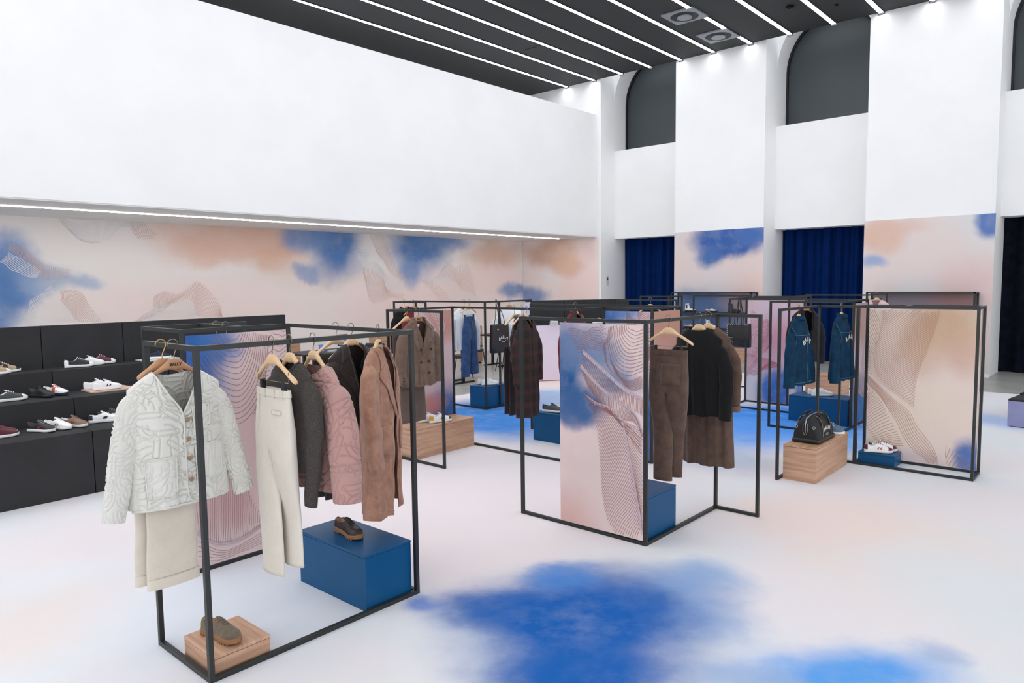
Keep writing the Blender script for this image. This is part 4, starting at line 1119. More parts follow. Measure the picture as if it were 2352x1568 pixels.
T.cord('neck_binding', [(-.127, -.155), (-.09, -.196), (0, -.216), (.09, -.196), (.127, -.155)], .0045, C_PINKQ, t, .004)
T.cord('armhole_seam', [(.165, -.235), (.13, -.38), (.135, -.5), (.18, -.60)], .004, C_PINKQ, t, .006)
# 5 - empty-shouldered hanger with dark trousers behind the pink jacket
hanger('pale wooden hanger with bare arms on the side rail, left of the dark blazer', (2.94, 4.25), 0)
folded_trousers('dark brown trousers folded over a hanger, hem showing below the pink jacket', (2.94, 4.25), 0, C_ESPR, -.15, .06, -.19, -1.215, 0, 3)
# 6 - dark blazer
hanger('pale wooden hanger in the dark brown blazer', (2.94, 4.07), R(8))
t = thing('blazer', 'dark brown blazer with peaked lapels on the side rail', 'blazer', (2.94, 4.07, BAR), R(8))
T = Torso(sw=.215, nw=.078, z0=-.122, z1=-.212, vz=-.48, bz=-.138, prof=[(-.05, .21), (-.195, .216), (-.4, .21), (-.55, .2), (-.85, .225)], zh=-.83, D=.07, seed=8, gap=[(-.4, .0), (-.5, .004), (-.9, .03)])
T.build('body', C_ESPR, t)
lapels(T, t, C_ESPR, .08, -.122, -.52, -.29, .085, off=.008); neckcollar(T, t, C_ESPR, .082, -.145)
sleeve('sleeve', C_ESPR, t, [(-.13, 0, -.265), (-.21, 0, -.315), (-.245, -.005, -.46), (-.252, -.01, -.63), (-.245, -.015, -.84)], [.056, .072, .066, .058, .05], seed=5)
sleeve('sleeve', C_ESPR, t, [(.13, 0, -.265), (.21, 0, -.315), (.245, -.005, -.46), (.252, -.01, -.63), (.245, -.015, -.84)], [.056, .072, .066, .058, .05], seed=6)
T.button(0.02, -.52, .010, M_BTND, t)
# 7 - tan coat, turned towards the front
cr = R(33)
hanger('wooden hanger stamped with lettering in the tan corduroy coat', (2.94, 3.78), cr, print_=True, span=.15)
t = thing('corduroy_coat', 'long tan corduroy coat hanging at the right end of the front rack', 'coat', (2.94, 3.78, BAR), cr)
T = Torso(sw=.212, nw=.078, z0=-.128, z1=-.218, vz=-.52, bz=-.145, prof=[(-.05, .208), (-.218, .213), (-.45, .215), (-.85, .225), (-1.3, .245)], zh=-1.225, D=.085, fold=.011, seed=9, gap=[(-.1, .0), (-.45, .012), (-1.3, .055)])
T.build('body', C_TAN, t, 60, 80)
lapels(T, t, C_TAN, .08, -.128, -.58, -.31, .085, off=.012); neckcollar(T, t, C_TAN, .082, -.150, .035)
sleeve('sleeve', C_TAN, t, [(-.12, 0, -.27), (-.205, -.008, -.325), (-.245, -.02, -.47), (-.258, -.04, -.65), (-.238, -.055, -.90)], [.056, .080, .078, .072, .064], seed=7, wr=.005)
sleeve('sleeve', C_TAN, t, [(.12, 0, -.27), (.20, 0, -.325), (.238, -.005, -.46), (.248, -.01, -.64), (.245, -.015, -.86)], [.056, .078, .072, .066, .058], seed=8, wr=.005)
T.patch('patch_pocket', [(.075, -.62), (.205, -.625), (.212, -.82), (.078, -.82)], C_TAN, t, .010, .006, bulge=.006)
T.patch('patch_pocket', [(-.205, -.625), (-.075, -.62), (-.078, -.82), (-.212, -.82)], C_TAN, t, .010, .006, bulge=.006)
T.cord('hem_seam', [(.05, -1.195), (.12, -1.197), (.22, -1.195)], .0025, C_TAN, t, .002); T.cord('hem_seam', [(-.22, -1.195), (-.12, -1.197), (-.05, -1.195)], .0025, C_TAN, t, .002)
T.patch('care_label', [(-.02, -.150), (.03, -.150), (.03, -.19), (-.02, -.19)], M_LBL, t, -.03, .002, False)

# 8 - double breasted jacket
hanger('brown wooden hanger stamped with lettering in the double-breasted jacket', (5.24, 6.02), 0, M_HANGD, print_=True)
hanger('pale wooden hanger with one arm showing left of the double-breasted jacket', (5.16, 6.12), 0)
t = thing('double_breasted_jacket', 'double-breasted brown corduroy jacket with dark horn buttons', 'jacket', (5.24, 6.02, BAR))
T = Torso(sw=.225, nw=.078, z0=-.105, z1=-.205, vz=-.40, bz=-.112, prof=[(-.05, .222), (-.205, .226), (-.42, .222), (-.58, .215), (-.9, .235)], zh=-.842, D=.075, fold=.006, seed=10)
T.build('body', C_BROWN, t, 60, 60)
lapels(T, t, C_BROWN, .08, -.105, -.495, -.285, .085, xb=-.045); neckcollar(T, t, C_BROWN, .082, -.112, .04)
sleeve('sleeve', C_BROWN, t, [(-.13, 0, -.275), (-.215, 0, -.33), (-.258, -.005, -.47), (-.270, -.01, -.64), (-.252, -.02, -.815)], [.056, .076, .072, .066, .058], seed=9)
sleeve('sleeve', C_BROWN, t, [(.13, 0, -.275), (.215, 0, -.33), (.260, -.005, -.47), (.272, -.01, -.64), (.262, -.02, -.825)], [.056, .076, .072, .066, .058], seed=10)
for x, z in ((-.06, -.44), (.085, -.44), (-.062, -.575), (.055, -.575), (.055, -.70)): T.button(x, z, .0155, M_BTND, t, .016)
T.cord('front_edge', [(-.078, -.50), (-.075, -.65), (-.07, -.82)], .003, C_BROWN2, t, .002)
T.patch('chest_pocket', [(.075, -.362), (.165, -.345), (.168, -.362), (.078, -.380)], C_BROWN, t, .007)
T.patch('pocket_flap', [(.085, -.575), (.19, -.565), (.19, -.60), (.085, -.61)], C_BROWN, t, .008); T.cord('buttonhole', [(-.065, -.70), (-.04, -.70)], .003, C_BROWN2, t, .004)
T.patch('woven_label', [(-.028, -.165), (.028, -.165), (.028, -.195), (-.028, -.195)], M_LBL, t, -.040, .002, False); T.patch('size_label', [(-.016, -.197), (.016, -.197), (.016, -.222), (-.016, -.222)], M_LBL, t, -.041, .002, False)
for k in range(3): box('cuff_button', (-.290 + .004 * k, -.276 + .004 * k, -.075, -.060, -.80 + .03 * k, -.786 + .03 * k), M_BTND, t, .003)
folded_trousers('taupe trousers hanging under the double-breasted jacket', (5.16, 6.12), 0, C_TAUPE, -.15, .26, -.25, -1.26, 0, 5, .03)

def simple_jacket(name, label, cat, loc, rz, m, zh=-.8, lap=True, sw=.215, wh=.225, slz=-.83, seed=1, Dp=.07, sl=True, vz=-.46, vsh='V', nw=.078, coll=None, hm=None, slx=.25, lapm=None, rows=46, gap=None, z1=-.2):
    t = thing(name, label, cat, (loc[0], loc[1], BAR), rz)
    T = Torso(sw=sw, nw=nw, z0=-.107, z1=z1, vz=vz, vshape=vsh, bz=-.112, prof=[(-.05, sw - .003), (z1, sw + .001), (-.45, sw + .0), (zh, wh)], zh=zh, D=Dp, seed=seed, gap=gap)
    T.build('body', m, t, 44, rows)
    if lap: lapels(T, t, lapm or m, .08, -.105, vz - .04, -.285, .08)
    if coll: neckcollar(T, t, coll, .082, -.112, .04)
    if sl:
        for s in (-1, 1): sleeve('sleeve', m, t, [(s * (sw - .085), 0, z1 - .065), (s * (sw - .018), 0, z1 - .115), (s * (slx - .006), -.006, min(-.37, slz * .54)), (s * slx, -.01, min(-.40, slz * .75)), (s * (slx - .005), -.015, slz)], [.042, .062, .062, .058, .052], seed=seed + s, flat=.64)
    return t, T
# garments on the far left rack
hanger('pale wooden hanger in the black jacket behind the double-breasted jacket', (7.62, 9.09), 0)
simple_jacket('blazer', 'black jacket peeking out behind the double-breasted jacket', 'jacket', (7.62, 9.09), 0, C_BLACKJ, seed=11, coll=C_BLACKJ)
hanger('reddish wooden hanger in the wine shirt at the back left', (7.62, 8.86), 0, M_HANGD)
simple_jacket('shirt', 'wine red shirt, only its collar showing behind the double-breasted jacket', 'shirt', (7.62, 8.86), R(10), C_RED, lap=False, seed=12, coll=C_RED, vz=-.2, sw=.2)
# sweater and jeans
hanger('pale wooden hanger in the pale grey sweatshirt', (8.09, 8.18), R(-8))
t, T = simple_jacket('sweatshirt', 'pale grey sweatshirt beside the blue jeans on the far left rack', 'sweatshirt', (8.09, 8.18), R(-8), C_SWT, zh=-.78, lap=False, vz=-.15, vsh='U', seed=13, nw=.095, slz=-.80)
T.cord('neckband', [(-.096, -.108), (-.06, -.140), (0, -.152), (.06, -.140), (.096, -.108)], .007, C_SWT, t, .0)
hanger('pale wooden clip hanger carrying the blue jeans', (8.02, 8.0), R(4), clips=True, arm=.08)
trousers('mid-blue straight jeans clipped on a hanger, far left rack', (8.02, 8.0), R(4), C_JEAN, .115, -.25, -1.19, hemw=.088, hipw=.155, legoff=.078, splay=.03, details='jeans', seed=4, m2=C_JEAN, depth=.055, hems=(-.0, .03), crease=False, hemd=.05)
hanger('reddish wooden hanger above the white tee in the far left rack', (8.66, 7.72), R(-60), M_HANGD)
t, T = simple_jacket('tee_shirt', 'white tee on a hanger behind the plum jacket', 'tee shirt', (8.66, 7.72), R(-60), C_TEE, zh=-.62, lap=False, vz=-.15, vsh='U', seed=14, nw=.09, slz=-.42, slx=.235)
# rack 3 right part: plum jacket and trousers, slate collar jacket, plaid coat
hanger('pale wooden hanger with a bare left arm carrying the plum jacket', (6.22, 5.47), R(14), arm=.09)
hanger('pale wooden hanger in the middle of the three by the plaid coat', (6.22, 5.36), R(14), arm=.09)
hanger('pale wooden hanger in the brown plaid coat', (6.12, 5.2), R(10), span=.15)
t, T = simple_jacket('cropped_jacket', 'plum black jacket with slate collar left of the plaid coat', 'jacket', (6.27, 5.43), R(20), C_PLUM, zh=-.62, lap=False, vz=-.3, seed=15, coll=C_COLL, slz=-.62, sw=.19, wh=.2, slx=.225)
folded_trousers('long plum trousers hanging left of the brown plaid coat', (6.16, 5.47), 0, C_PLUM, -.06, .07, -.45, -1.25, 0, 6)
t, T = simple_jacket('plaid_coat', 'long dark brown plaid coat in the long zigzag rack', 'coat', (6.12, 5.2), R(10), C_PLAID, zh=-1.22, lap=False, vz=-.26, seed=16, coll=C_BLACKJ, slz=-.84, sw=.2, wh=.205, slx=.262)
# red jacket behind the leaf panel
hanger('pale wooden hanger in the wine red jacket', (7.39, 5.46), 0)
t, T = simple_jacket('jacket', 'wine red jacket half hidden behind the leaf panel', 'jacket', (7.39, 5.46), 0, C_RED, zh=-.92, lap=False, vz=-.24, seed=17, coll=C_RED, slz=-.86, sw=.21, wh=.27, slx=.30)
hanger('pale wooden hanger, empty, peeking over the blue panel', (9.72, 5.75), R(-60))
# rack 2
hanger('pale wooden clip hanger carrying the umber corduroy trousers', (4.93, 2.755), R(-84), clips=True, arm=.098)
trousers('umber corduroy trousers with a patch pocket, centre rack', (4.93, 2.755), R(-84), C_BROWN2, .152, -.252, -1.268, hemw=.078, hipw=.158, legoff=.030, depth=.06, details='patch', seed=6, leg_y=(-.025, .045), hems=(0, .02), splay=-.005, hemd=.04)
hanger('pale wooden hanger in the black collarless top', (5.43, 2.755), R(-90), span=.16)
t, T = simple_jacket('top', 'black collarless wool top in the centre rack, seen from the back', 'top', (5.43, 2.755), R(-90), C_BLACK, zh=-.825, lap=False, vz=-.128, vsh='U', seed=18, nw=.085, slz=-.85, sw=.205, wh=.20, slx=.245, Dp=.06)
hanger('pale wooden hanger in the long umber coat', (5.6, 2.755), R(-90), span=.16)
t, T = simple_jacket('long_coat', 'long umber corduroy coat with rolled cuffs behind the black top', 'coat', (5.6, 2.755), R(-90), C_BROWN2, zh=-1.27, lap=False, vz=-.3, seed=19, slz=-.79, sw=.20, wh=.245, slx=.235, Dp=.075, rows=70)
for s in (-1, 1):
    v, f = loft([ellring(s * .230, -.015, -.80 + .05 * k / 3, .062 + .002 * k, .05, 24, 2) for k in range(4)], False, False); o = mesh('rolled_cuff', v, f, C_BROWN, t, True)
    md = o.modifiers.new('s', 'SOLIDIFY'); md.thickness = .008

# denim jackets, backs to the camera
def denim(label, loc, rz, seed):
    t = thing('denim_jacket', label, 'jacket', (loc[0], loc[1], BAR), rz, 'denim jackets')
    T = Torso(sw=.205, nw=.078, z0=-.112, z1=-.205, vz=-.125, vshape='U', bz=-.3, prof=[(-.05, .202), (-.205, .206), (-.45, .205), (-.82, .22)], zh=-.80, D=.07, fold=.012, seed=seed)
    T.build('body', C_DENIM, t, 60, 60)
    for s in (-1, 1):
        sleeve('sleeve', C_DENIM, t, [(s * .115, 0, -.265), (s * .185, 0, -.315), (s * .24, -.01, -.46), (s * .27, -.02, -.63), (s * .285, -.025, -.815)], [.04, .062, .074, .08, .084], seed=seed + s, wr=.004, flat=.6)
    T.cord('yoke_seam', [(-.2, -.285), (-.1, -.292), (0, -.294), (.1, -.292), (.2, -.285)], .0028, C_DENIMS, t, .003)
    T.cord('back_seam', [(0, -.294), (0, -.5), (0, -.78)], .0028, C_DENIMS, t, .003)
    T.cord('hem_seam', [(-.22, -.775), (-.1, -.776), (0, -.777), (.1, -.776), (.22, -.775)], .003, C_DENIMS, t, .003)
    for s in (-1, 1): T.cord('armhole_seam', [(s * .205, -.205), (s * .17, -.3), (s * .185, -.4)], .003, C_DENIMS, t, .006)
    rr = [[((.068 + .012 * q) * math.cos(a), (.045 + .01 * q) * math.sin(a) - .01 * q, -.10 - .04 * q + (.0 if math.sin(a) < 0 else .010)) for a in [2 * math.pi * k / 24 for k in range(24)]] for q in (0, .5, 1)]
    v, f = loft(rr, False, False); mesh('collar', v, f, C_DENIM, t, True).modifiers.new('s', 'SOLIDIFY').thickness = .005
    M = M_LETTER
    w = 'BALLY'
    for i, ch in enumerate(w):
        x = (i - 2) * .046; z = -.335 - 3.6 * x * x
        text('letter', ch, .064, M, t, (x, float(T.y(x, z)) - .011, z), (R(90), R(x * 260) * -1 * -1, math.atan2(float(T.y(x + .01, z) - T.y(x - .01, z)), .02)), bold=.002)
    for dx in (-.012, .0, .012): tube('crest', [(dx + .006 * math.cos(a), float(T.y(dx, -.385)) - .006, -.385 + .008 * math.sin(a)) for a in [2 * math.pi * k / 10 for k in range(11)]], .0012, C_DENIMS, t, 5)
    return t
M_LETTER = mat('ecru_letter_patch', (196, 194, 184), .85, var=.03)
hanger('pale wooden hanger in the left denim jacket', (7.5, 2.69), R(-1), span=.16)
denim('dark denim jacket with arched letters on its back, left of the two', (7.5, 2.69), R(-1), 21)
hanger('pale wooden hanger in the right denim jacket', (8.12, 2.46), R(2), span=.16)
denim('dark denim jacket with arched letters on its back, right one by the beige panel', (8.12, 2.46), R(2), 26)
hanger('wooden hanger in the black jacket behind the left denim jacket', (9.5, 3.32), R(-30), M_HANGD)
simple_jacket('blazer', 'black jacket hanging behind the left denim jacket', 'jacket', (9.5, 3.32), R(-30), C_BLACKJ, seed=31, coll=C_BLACKJ)
hanger('wooden hanger in the pale pink top far right', (14.2, 3.7), R(-90))
simple_jacket('top', 'pale pink top with dark inner collar just above the beige panel rail', 'top', (14.2, 3.7), R(-90), C_PINK, lap=False, vz=-.3, seed=33, coll=C_BLACKJ)
# two hangers on the cross bar behind the pink panel
hanger('wooden hanger on the cross bar behind the pink panel, nearer of two', (2.57, 5.1), 0)
hanger('wooden hanger on the cross bar behind the pink panel, farther of two', (2.57, 5.25), 0)

# ------------------------------------------------------------------ shoes
S_WHITE = mat('white_leather', (232, 232, 233), .5, var=.01); S_SOLEW = mat('white_rubber', (226, 226, 224), .6, var=.01)
S_BLACK = mat('black_leather', (24, 24, 26), .45, var=.04); S_NAVY = mat('navy_suede', (34, 42, 60), .8, var=.06)
S_MAROON = mat('maroon_leather', (92, 34, 44), .5, var=.05); S_TAUPE = mat('taupe_suede', (128, 104, 88), .85, var=.06)
S_TAN = mat('tan_mesh', (176, 150, 124), .8, var=.06); S_RED = mat('red_trim', (140, 34, 40), .6, var=0); S_ORANGE = mat('orange_trim', (206, 92, 52), .6, var=0)
S_GUM = mat('gum_sole', (138, 96, 63), .6, var=.05); S_OLIVE = mat('olive_brown_suede', (102, 88, 72), .9, var=.08, vscale=30, sheen=.2)
S_DKBRN = mat('dark_brown_leather', (42, 32, 30), .42, var=.08, vscale=40, bump=.15, bscale=350); S_GREY = mat('charcoal_mesh', (72, 76, 78), .75, var=.06)
S_BLUE = mat('slate_blue_suede', (84, 110, 134), .8, var=.06); S_YEL = mat('mustard_tab', (204, 158, 56), .6, var=0); S_MESH = mat('brown_mesh', (92, 78, 66), .8, var=.05)
S_LIN = mat('dark_lining', (60, 56, 54), .8, var=0); S_LINT = mat('tan_lining', (166, 128, 98), .7, var=.03); S_LINW = mat('pale_lining', (206, 206, 204), .8, var=0)
S_SILV = mat('silver_trim', (170, 172, 176), .35, .6, var=0)
OUT = [(0, .012), (.025, .024), (.08, .033), (.2, .036), (.38, .034), (.52, .037), (.68, .046), (.82, .045), (.92, .036), (.97, .024), (1, .008)]
HT = {'sneaker': [(0, .066), (.03, .094), (.09, .100), (.2, .082), (.30, .080), (.40, .108), (.47, .102), (.6, .083), (.75, .066), (.9, .052), (.97, .038), (1, .026)],
      'derby': [(0, .062), (.03, .086), (.09, .092), (.2, .078), (.30, .078), (.40, .098), (.47, .096), (.6, .080), (.75, .066), (.9, .060), (.97, .046), (1, .030)],
      'loafer': [(0, .05), (.03, .07), (.09, .074), (.2, .062), (.36, .060), (.45, .072), (.5, .074), (.6, .066), (.75, .054), (.9, .046), (.97, .036), (1, .024)]}
def shoe(label, loc, deg, up, sole=None, lace=None, lining=None, kind='sneaker', toe=None, heel=None, stripes=None, L=.29, hs=.031, cat='shoe', group=None, sub=1, lug=False, mark=None, collar=None, name=None):
    sole = sole or S_SOLEW; lining = lining or S_LINW
    t = thing(name or {'derby': 'derby_shoe', 'loafer': 'loafer'}.get(kind, 'sneaker'), label, cat, loc, R(deg), group)
    o = lambda q: (q[0] - .0)
    n = 22; ts = [(1 - math.cos(math.pi * k / n)) / 2 for k in range(n + 1)]
    w = lambda q: float(np.interp(q, [a for a, b in OUT], [b for a, b in OUT])) * L / .29
    hp = HT[kind]; h = lambda q: float(np.interp(q, [a for a, b in hp], [b for a, b in hp])) + hs - .026
    cc = lambda q: .006 * math.sin(math.pi * q)
    sp = lambda q: .010 * max(0, (q - .7) / .3) ** 2
    X = lambda q: (q - .5) * L
    top = lambda q: hs + .006 * (1 - q) + sp(q) - .002
    rings = []
    for q in ts:
        a = w(q) + .0025; x = X(q); c = cc(q); b = sp(q)
        rings.append([(x, c - a * .94, b), (x, c - a, b + .006), (x, c - a, top(q) - .003), (x, c - a * .96, top(q)), (x, c + a * .96, top(q)), (x, c + a, top(q) - .003), (x, c + a, b + .006), (x, c + a * .94, b)])
    v, f = loft(rings); sm = mesh('sole', v, f, sole, t, True)
    if lug:
        for q in (.06, .14, .22, .62, .70, .78, .86):
            for s in (-1, 1):
                box('lug', (X(q) - .005, X(q) + .005, cc(q) + s * w(q) - .004, cc(q) + s * w(q) + .003, .0, .013), sole, sm)
    # upper
    N = 17; mats = [up, lining, toe or up, heel or up, stripes or up]; V = []; F = []; MI = []
    for q in ts:
        a = w(q) * .985; x = X(q); c = cc(q); z0 = top(q) - .002; H = h(q) + sp(q) * .5
        opn = .06 < q < .385
        for j in range(N):
            ph = math.pi * j / (N - 1); cs, sn = math.cos(ph), math.sin(ph)
            e = .72 if q < .45 else .86
            y = a * math.copysign(abs(cs) ** e, cs); z = z0 + (H - z0) * (sn ** .62)
            if q < .45: y *= 1 - .18 * sn ** 3
            if opn and abs(cs) < .62: z = z0 + .012; y = a * .62 * cs / .62 * .8
            V.append((x, c + y, z))
    for i in range(n):
        for j in range(N - 1):
            F.append((i * N + j, (i + 1) * N + j, (i + 1) * N + j + 1, i * N + j + 1))
            q = (ts[i] + ts[i + 1]) / 2; ph = math.pi * (j + .5) / (N - 1)
            k = 0
            if .05 < q < .40 and abs(math.cos(ph)) < .66: k = 1
            elif toe and q > .80: k = 2
            elif heel and q < .14: k = 3
            elif stripes and (.40 < q < .47 or .53 < q < .60) and abs(math.cos(ph)) > .55: k = 4
            MI.append(k)
    F.append(tuple(range(N))[::-1]); MI.append(3 if heel else 0)
    me = bpy.data.meshes.new('upper'); me.from_pydata(V, [], F); me.update()
    used = []
    for mm in mats: me.materials.append(mm)
    me.polygons.foreach_set('material_index', MI); me.polygons.foreach_set('use_smooth', [True] * len(F))
    u = link(bpy.data.objects.new('upper', me), t)
    if kind != 'loafer':
        # tongue and laces
        tg = []
        for q, k in ((.385, 1.05), (.405, 1.035), (.45, 1.015), (.52, 1.0), (.60, .99)):
            z = h(max(q, .41)) * k + .001; tg.append([(X(q), cc(q) + y, z + d - abs(y) * .25) for y, d in ((-.016, 0), (-.008, .001), (0, .0015), (.008, .001), (.016, 0), (.016, -.004), (0, -.004), (-.016, -.004))])
        v, f = loft(tg); mesh('tongue', v, f, collar or up, t, True)
        for i, q in enumerate((.44, .50, .56, .62)):
            z = h(q) + .003
            tube('lace', [(X(q) - .004, cc(q) - .022, z - .009), (X(q), cc(q) - .008, z + .001), (X(q + .015), cc(q) + .008, z + .001), (X(q + .02), cc(q) + .022, z - .009)], .0026, lace or S_SOLEW, t, 6)
    if kind == 'derby':
        P = [(X(.52), cc(.5) - .030, h(.52) - .014)] + [(X(.62 + .22 * math.sin(math.pi * k / 10)), cc(.8) + .034 * math.cos(math.pi - math.pi * k / 10), h(.66 + .2 * math.sin(math.pi * k / 10)) - .004 - .010 * abs(math.cos(math.pi * k / 10))) for k in range(11)] + [(X(.52), cc(.5) + .030, h(.52) - .014)]
        tube('apron_seam', P, .0018, up, t, 6)
        P = [(X(.38), cc(.3) + s * w(.3) * .93, .066 + hs - .026) for s in (-1, 1)]
        tube('collar_cord', [(X(.36), cc(.3) - .031, .07 + hs - .026), (X(.2), -.033, .062 + hs - .026), (X(.06), -.022, .07 + hs - .026), (X(.01), 0, .072 + hs - .026), (X(.06), .022, .07 + hs - .026), (X(.2), .036, .062 + hs - .026), (X(.36), .036, .07 + hs - .026)], .0022, up, t, 6)
    if kind == 'loafer': box('penny_strap', (X(.52), X(.60), cc(.5) - .030, cc(.5) + .030, .058 + hs - .026, .070 + hs - .026), up, t, .004)
    if mark:
        for s in (-1,):
            V = []; F = []
            for (qa, qb) in ((.44, .49), (.53, .58)) if mark[1] == 'bars' else ((.42, .55),):
                o_ = len(V)
                for q, z in ((qa, .034), (qb, .034), (qb + .05, .058), (qa + .05, .058)): V.append((X(q), cc(q) - w(q) * (1.0 if z < .05 else .90) - .002, z + hs - .026))
                F.append((o_, o_ + 1, o_ + 2, o_ + 3))
            mesh('side_mark', V, F, mark[0], t)
    if sub:
        for ob in (sm, u):
            md = ob.modifiers.new('sub', 'SUBSURF'); md.levels = sub; md.render_levels = sub
    return t
def boot(label, loc, deg, up, sole, lining, panel=None, laces=False, L=.29, cat='boot'):
    t = shoe(label, loc, deg, up, sole, up, lining, 'derby' if laces else 'loafer', L=L, hs=.038, cat=cat, name='ankle_boot')
    for ch in [c for c in t.children if c.name.startswith(('penny', 'collar_cord'))]: bpy.data.objects.remove(ch, do_unlink=True)
    rr = []
    for k in range(9):
        q = k / 8; z = .05 + .15 * q
        rr.append([Vector((-.085 - .006 * q + (.066 - .012 * q) * math.cos(a) * (1 if math.cos(a) < 0 else 1.1 - .35 * q), .004 + .036 * math.sin(a), z + (.012 if q == 1 and abs(math.cos(a)) > .8 else 0))) for a in [2 * math.pi * j / 24 for j in range(24)]])
    c = Vector((-.09, .004, 0)); rr.append([Vector((c.x + (p.x - c.x) * .85, c.y + (p.y - c.y) * .8, p.z)) for p in rr[-1]]); rr.append([p - Vector((0, 0, .06)) for p in rr[-1]])
    v, f = loft(rr); mesh('shaft', v, f, up, t, True)
    if panel:
        box('elastic_panel', (-.105, -.070, -.036, .044, .085, .185), panel, t, .01)
    box('pull_tab', (-.158, -.150, -.006, .014, .185, .225), panel or up, t, .002)
    return t

TZ = .362
shoe('dark brown leather lug-soled derby on the glossy blue box', (2.715, 3.86, TZ), -97, S_DKBRN, S_GUM, S_BLACK, S_LINT, 'derby', L=.30, hs=.033, sub=2, lug=True)
shoe('olive brown suede lug-soled derby on the small walnut block', (1.725, 3.635, .122), -80, S_OLIVE, S_GUM, S_OLIVE, S_LINT, 'derby', L=.29, hs=.033, sub=2, lug=True)
shoe('white and brown sneaker with mustard heel tab, nearer of the pair on the walnut box', (5.72, 6.21, TZ), -14, S_WHITE, S_SOLEW, S_SILV, None, heel=S_YEL, toe=S_MESH, mark=(S_MESH, 'bars'))
shoe('white and brown sneaker with mustard heel tab, farther of the pair on the walnut box', (5.66, 6.34, TZ), -14, S_WHITE, S_SOLEW, S_SILV, None, heel=S_YEL, toe=S_MESH, mark=(S_MESH, 'bars'))
shoe('white running shoe, nearer of two on the far left blue box', (8.33, 7.86, TZ), -30, S_WHITE)
shoe('white running shoe, farther of two on the far left blue box', (8.38, 7.99, TZ), -30, S_WHITE)
shoe('black running shoe with white sole, front of three left of the leaf panel', (7.0, 5.53, .37), -80, S_GREY, S_SOLEW, S_BLACK, S_LIN, heel=S_BLACK)
shoe('white running shoe, middle of three beside the leaf panel', (7.1, 5.42, .37), -80, S_WHITE)
shoe('black running shoe, last of three beside the leaf panel', (7.2, 5.33, .37), -80, S_BLACK, S_SOLEW, S_BLACK, S_LIN)
shoe('white running shoe, nearer of two on the long blue box', (10.25, 3.33, .37), -55, S_WHITE)
shoe('white running shoe, farther of two on the long blue box', (10.36, 3.42, .37), -55, S_WHITE)
shoe('slate blue sneaker beside the duffle bag, nearer one', (7.83, 2.46, TZ), -72, S_BLUE, S_SOLEW, S_SOLEW, S_LIN)
shoe('slate blue sneaker with rust toe behind its pair by the duffle bag', (7.95, 2.5, TZ), -72, S_BLUE, S_RED, S_SOLEW, S_LIN)
shoe('white and burgundy sneaker, nearer of the pair on the small blue block', (8.235, 2.085, .14), -70, S_WHITE, S_SOLEW, S_MAROON, None, heel=S_MAROON, toe=S_MAROON, mark=(S_ORANGE, 'bars'), L=.28)
shoe('white and burgundy sneaker, farther of the pair on the small blue block', (8.345, 2.07, .14), -70, S_WHITE, S_SOLEW, S_MAROON, None, heel=S_MAROON, toe=S_MAROON, mark=(S_ORANGE, 'bars'), L=.28)
z1_, z2_, z3_ = Z0 + .612, Z0 + .862, Z0 + 1.102
shoe('burgundy leather sneaker on the lowest step at the left edge, front one', (1.77, 7.90, z1_), 8, S_MAROON, S_SOLEW, S_MAROON, S_LIN)
shoe('dark burgundy sneaker behind its twin on the lowest step at the left edge', (1.79, 8.03, z1_), 10, S_MAROON, S_SOLEW, S_MAROON, S_LIN)
shoe('black runner with red side bars on the lowest step, left of three', (2.10, 7.93, z1_), -58, S_BLACK, S_SOLEW, S_SILV, S_LIN, mark=(S_RED, 'bars'))
shoe('white runner with red side bars on the lowest step, middle of three', (2.245, 7.94, z1_), -58, S_WHITE, S_SOLEW, S_SOLEW, S_LINW, mark=(S_RED, 'bars'))
shoe('taupe suede runner on the lowest step, right of three', (2.39, 7.95, z1_), -58, S_TAUPE, S_SOLEW, S_TAUPE, S_LINW, mark=(S_RED, 'bars'))
shoe('white sneaker with navy side mark on the lowest step beside the cream sleeve', (2.68, 7.98, z1_), -14, S_WHITE, S_SOLEW, S_SOLEW, S_LINW, mark=(S_NAVY, 'bar'), heel=S_NAVY)
shoe('black sneaker with white side mark behind the white one on the lowest step', (2.80, 8.11, z1_), -14, S_BLACK, S_SOLEW, S_SOLEW, S_LIN, mark=(S_WHITE, 'bar'))
shoe('long charcoal sneaker with white toe band on the middle step at the left edge', (2.0, 8.53, z2_), 4, S_GREY, S_SOLEW, S_WHITE, S_LINW, toe=S_WHITE, collar=S_WHITE, L=.32)
shoe('all black knit sneaker on the middle step', (2.29, 8.56, z2_), -60, S_BLACK, S_BLACK, S_BLACK, S_LIN)
shoe('white sneaker with red bands and navy sole on the middle step', (2.43, 8.60, z2_), -60, S_WHITE, S_NAVY, S_RED, S_LINW, stripes=S_ORANGE)
pb = box('display_mat', (2.72, 3.16, 8.42, 8.76, z2_, z2_ + .012), mat('pale_pink_board', (214, 178, 162), .7, var=.03)); tag(pb, 'pale pink board under the two white sneakers on the middle step', 'board')
shoe('white sneaker with burgundy bars on the pink board, front one', (2.90, 8.50, z2_ + .013), -10, S_WHITE, S_SOLEW, S_SOLEW, S_LINW, mark=(S_MAROON, 'bars'))
shoe('white sneaker half hidden behind another on the pink board', (2.86, 8.64, z2_ + .013), -10, S_WHITE, S_SOLEW, S_SOLEW, S_LINW)
shoe('tan, black and orange runner at the left edge of the top step, front one', (1.98, 8.92, z3_), 2, S_TAN, S_SOLEW, S_BLACK, S_LIN, toe=S_WHITE, heel=S_ORANGE, stripes=S_BLACK)
shoe('tan, black and orange runner behind its twin on the top step', (2.10, 9.05, z3_), 2, S_TAN, S_SOLEW, S_WHITE, S_LIN, toe=S_BLACK, heel=S_ORANGE, stripes=S_BLACK)
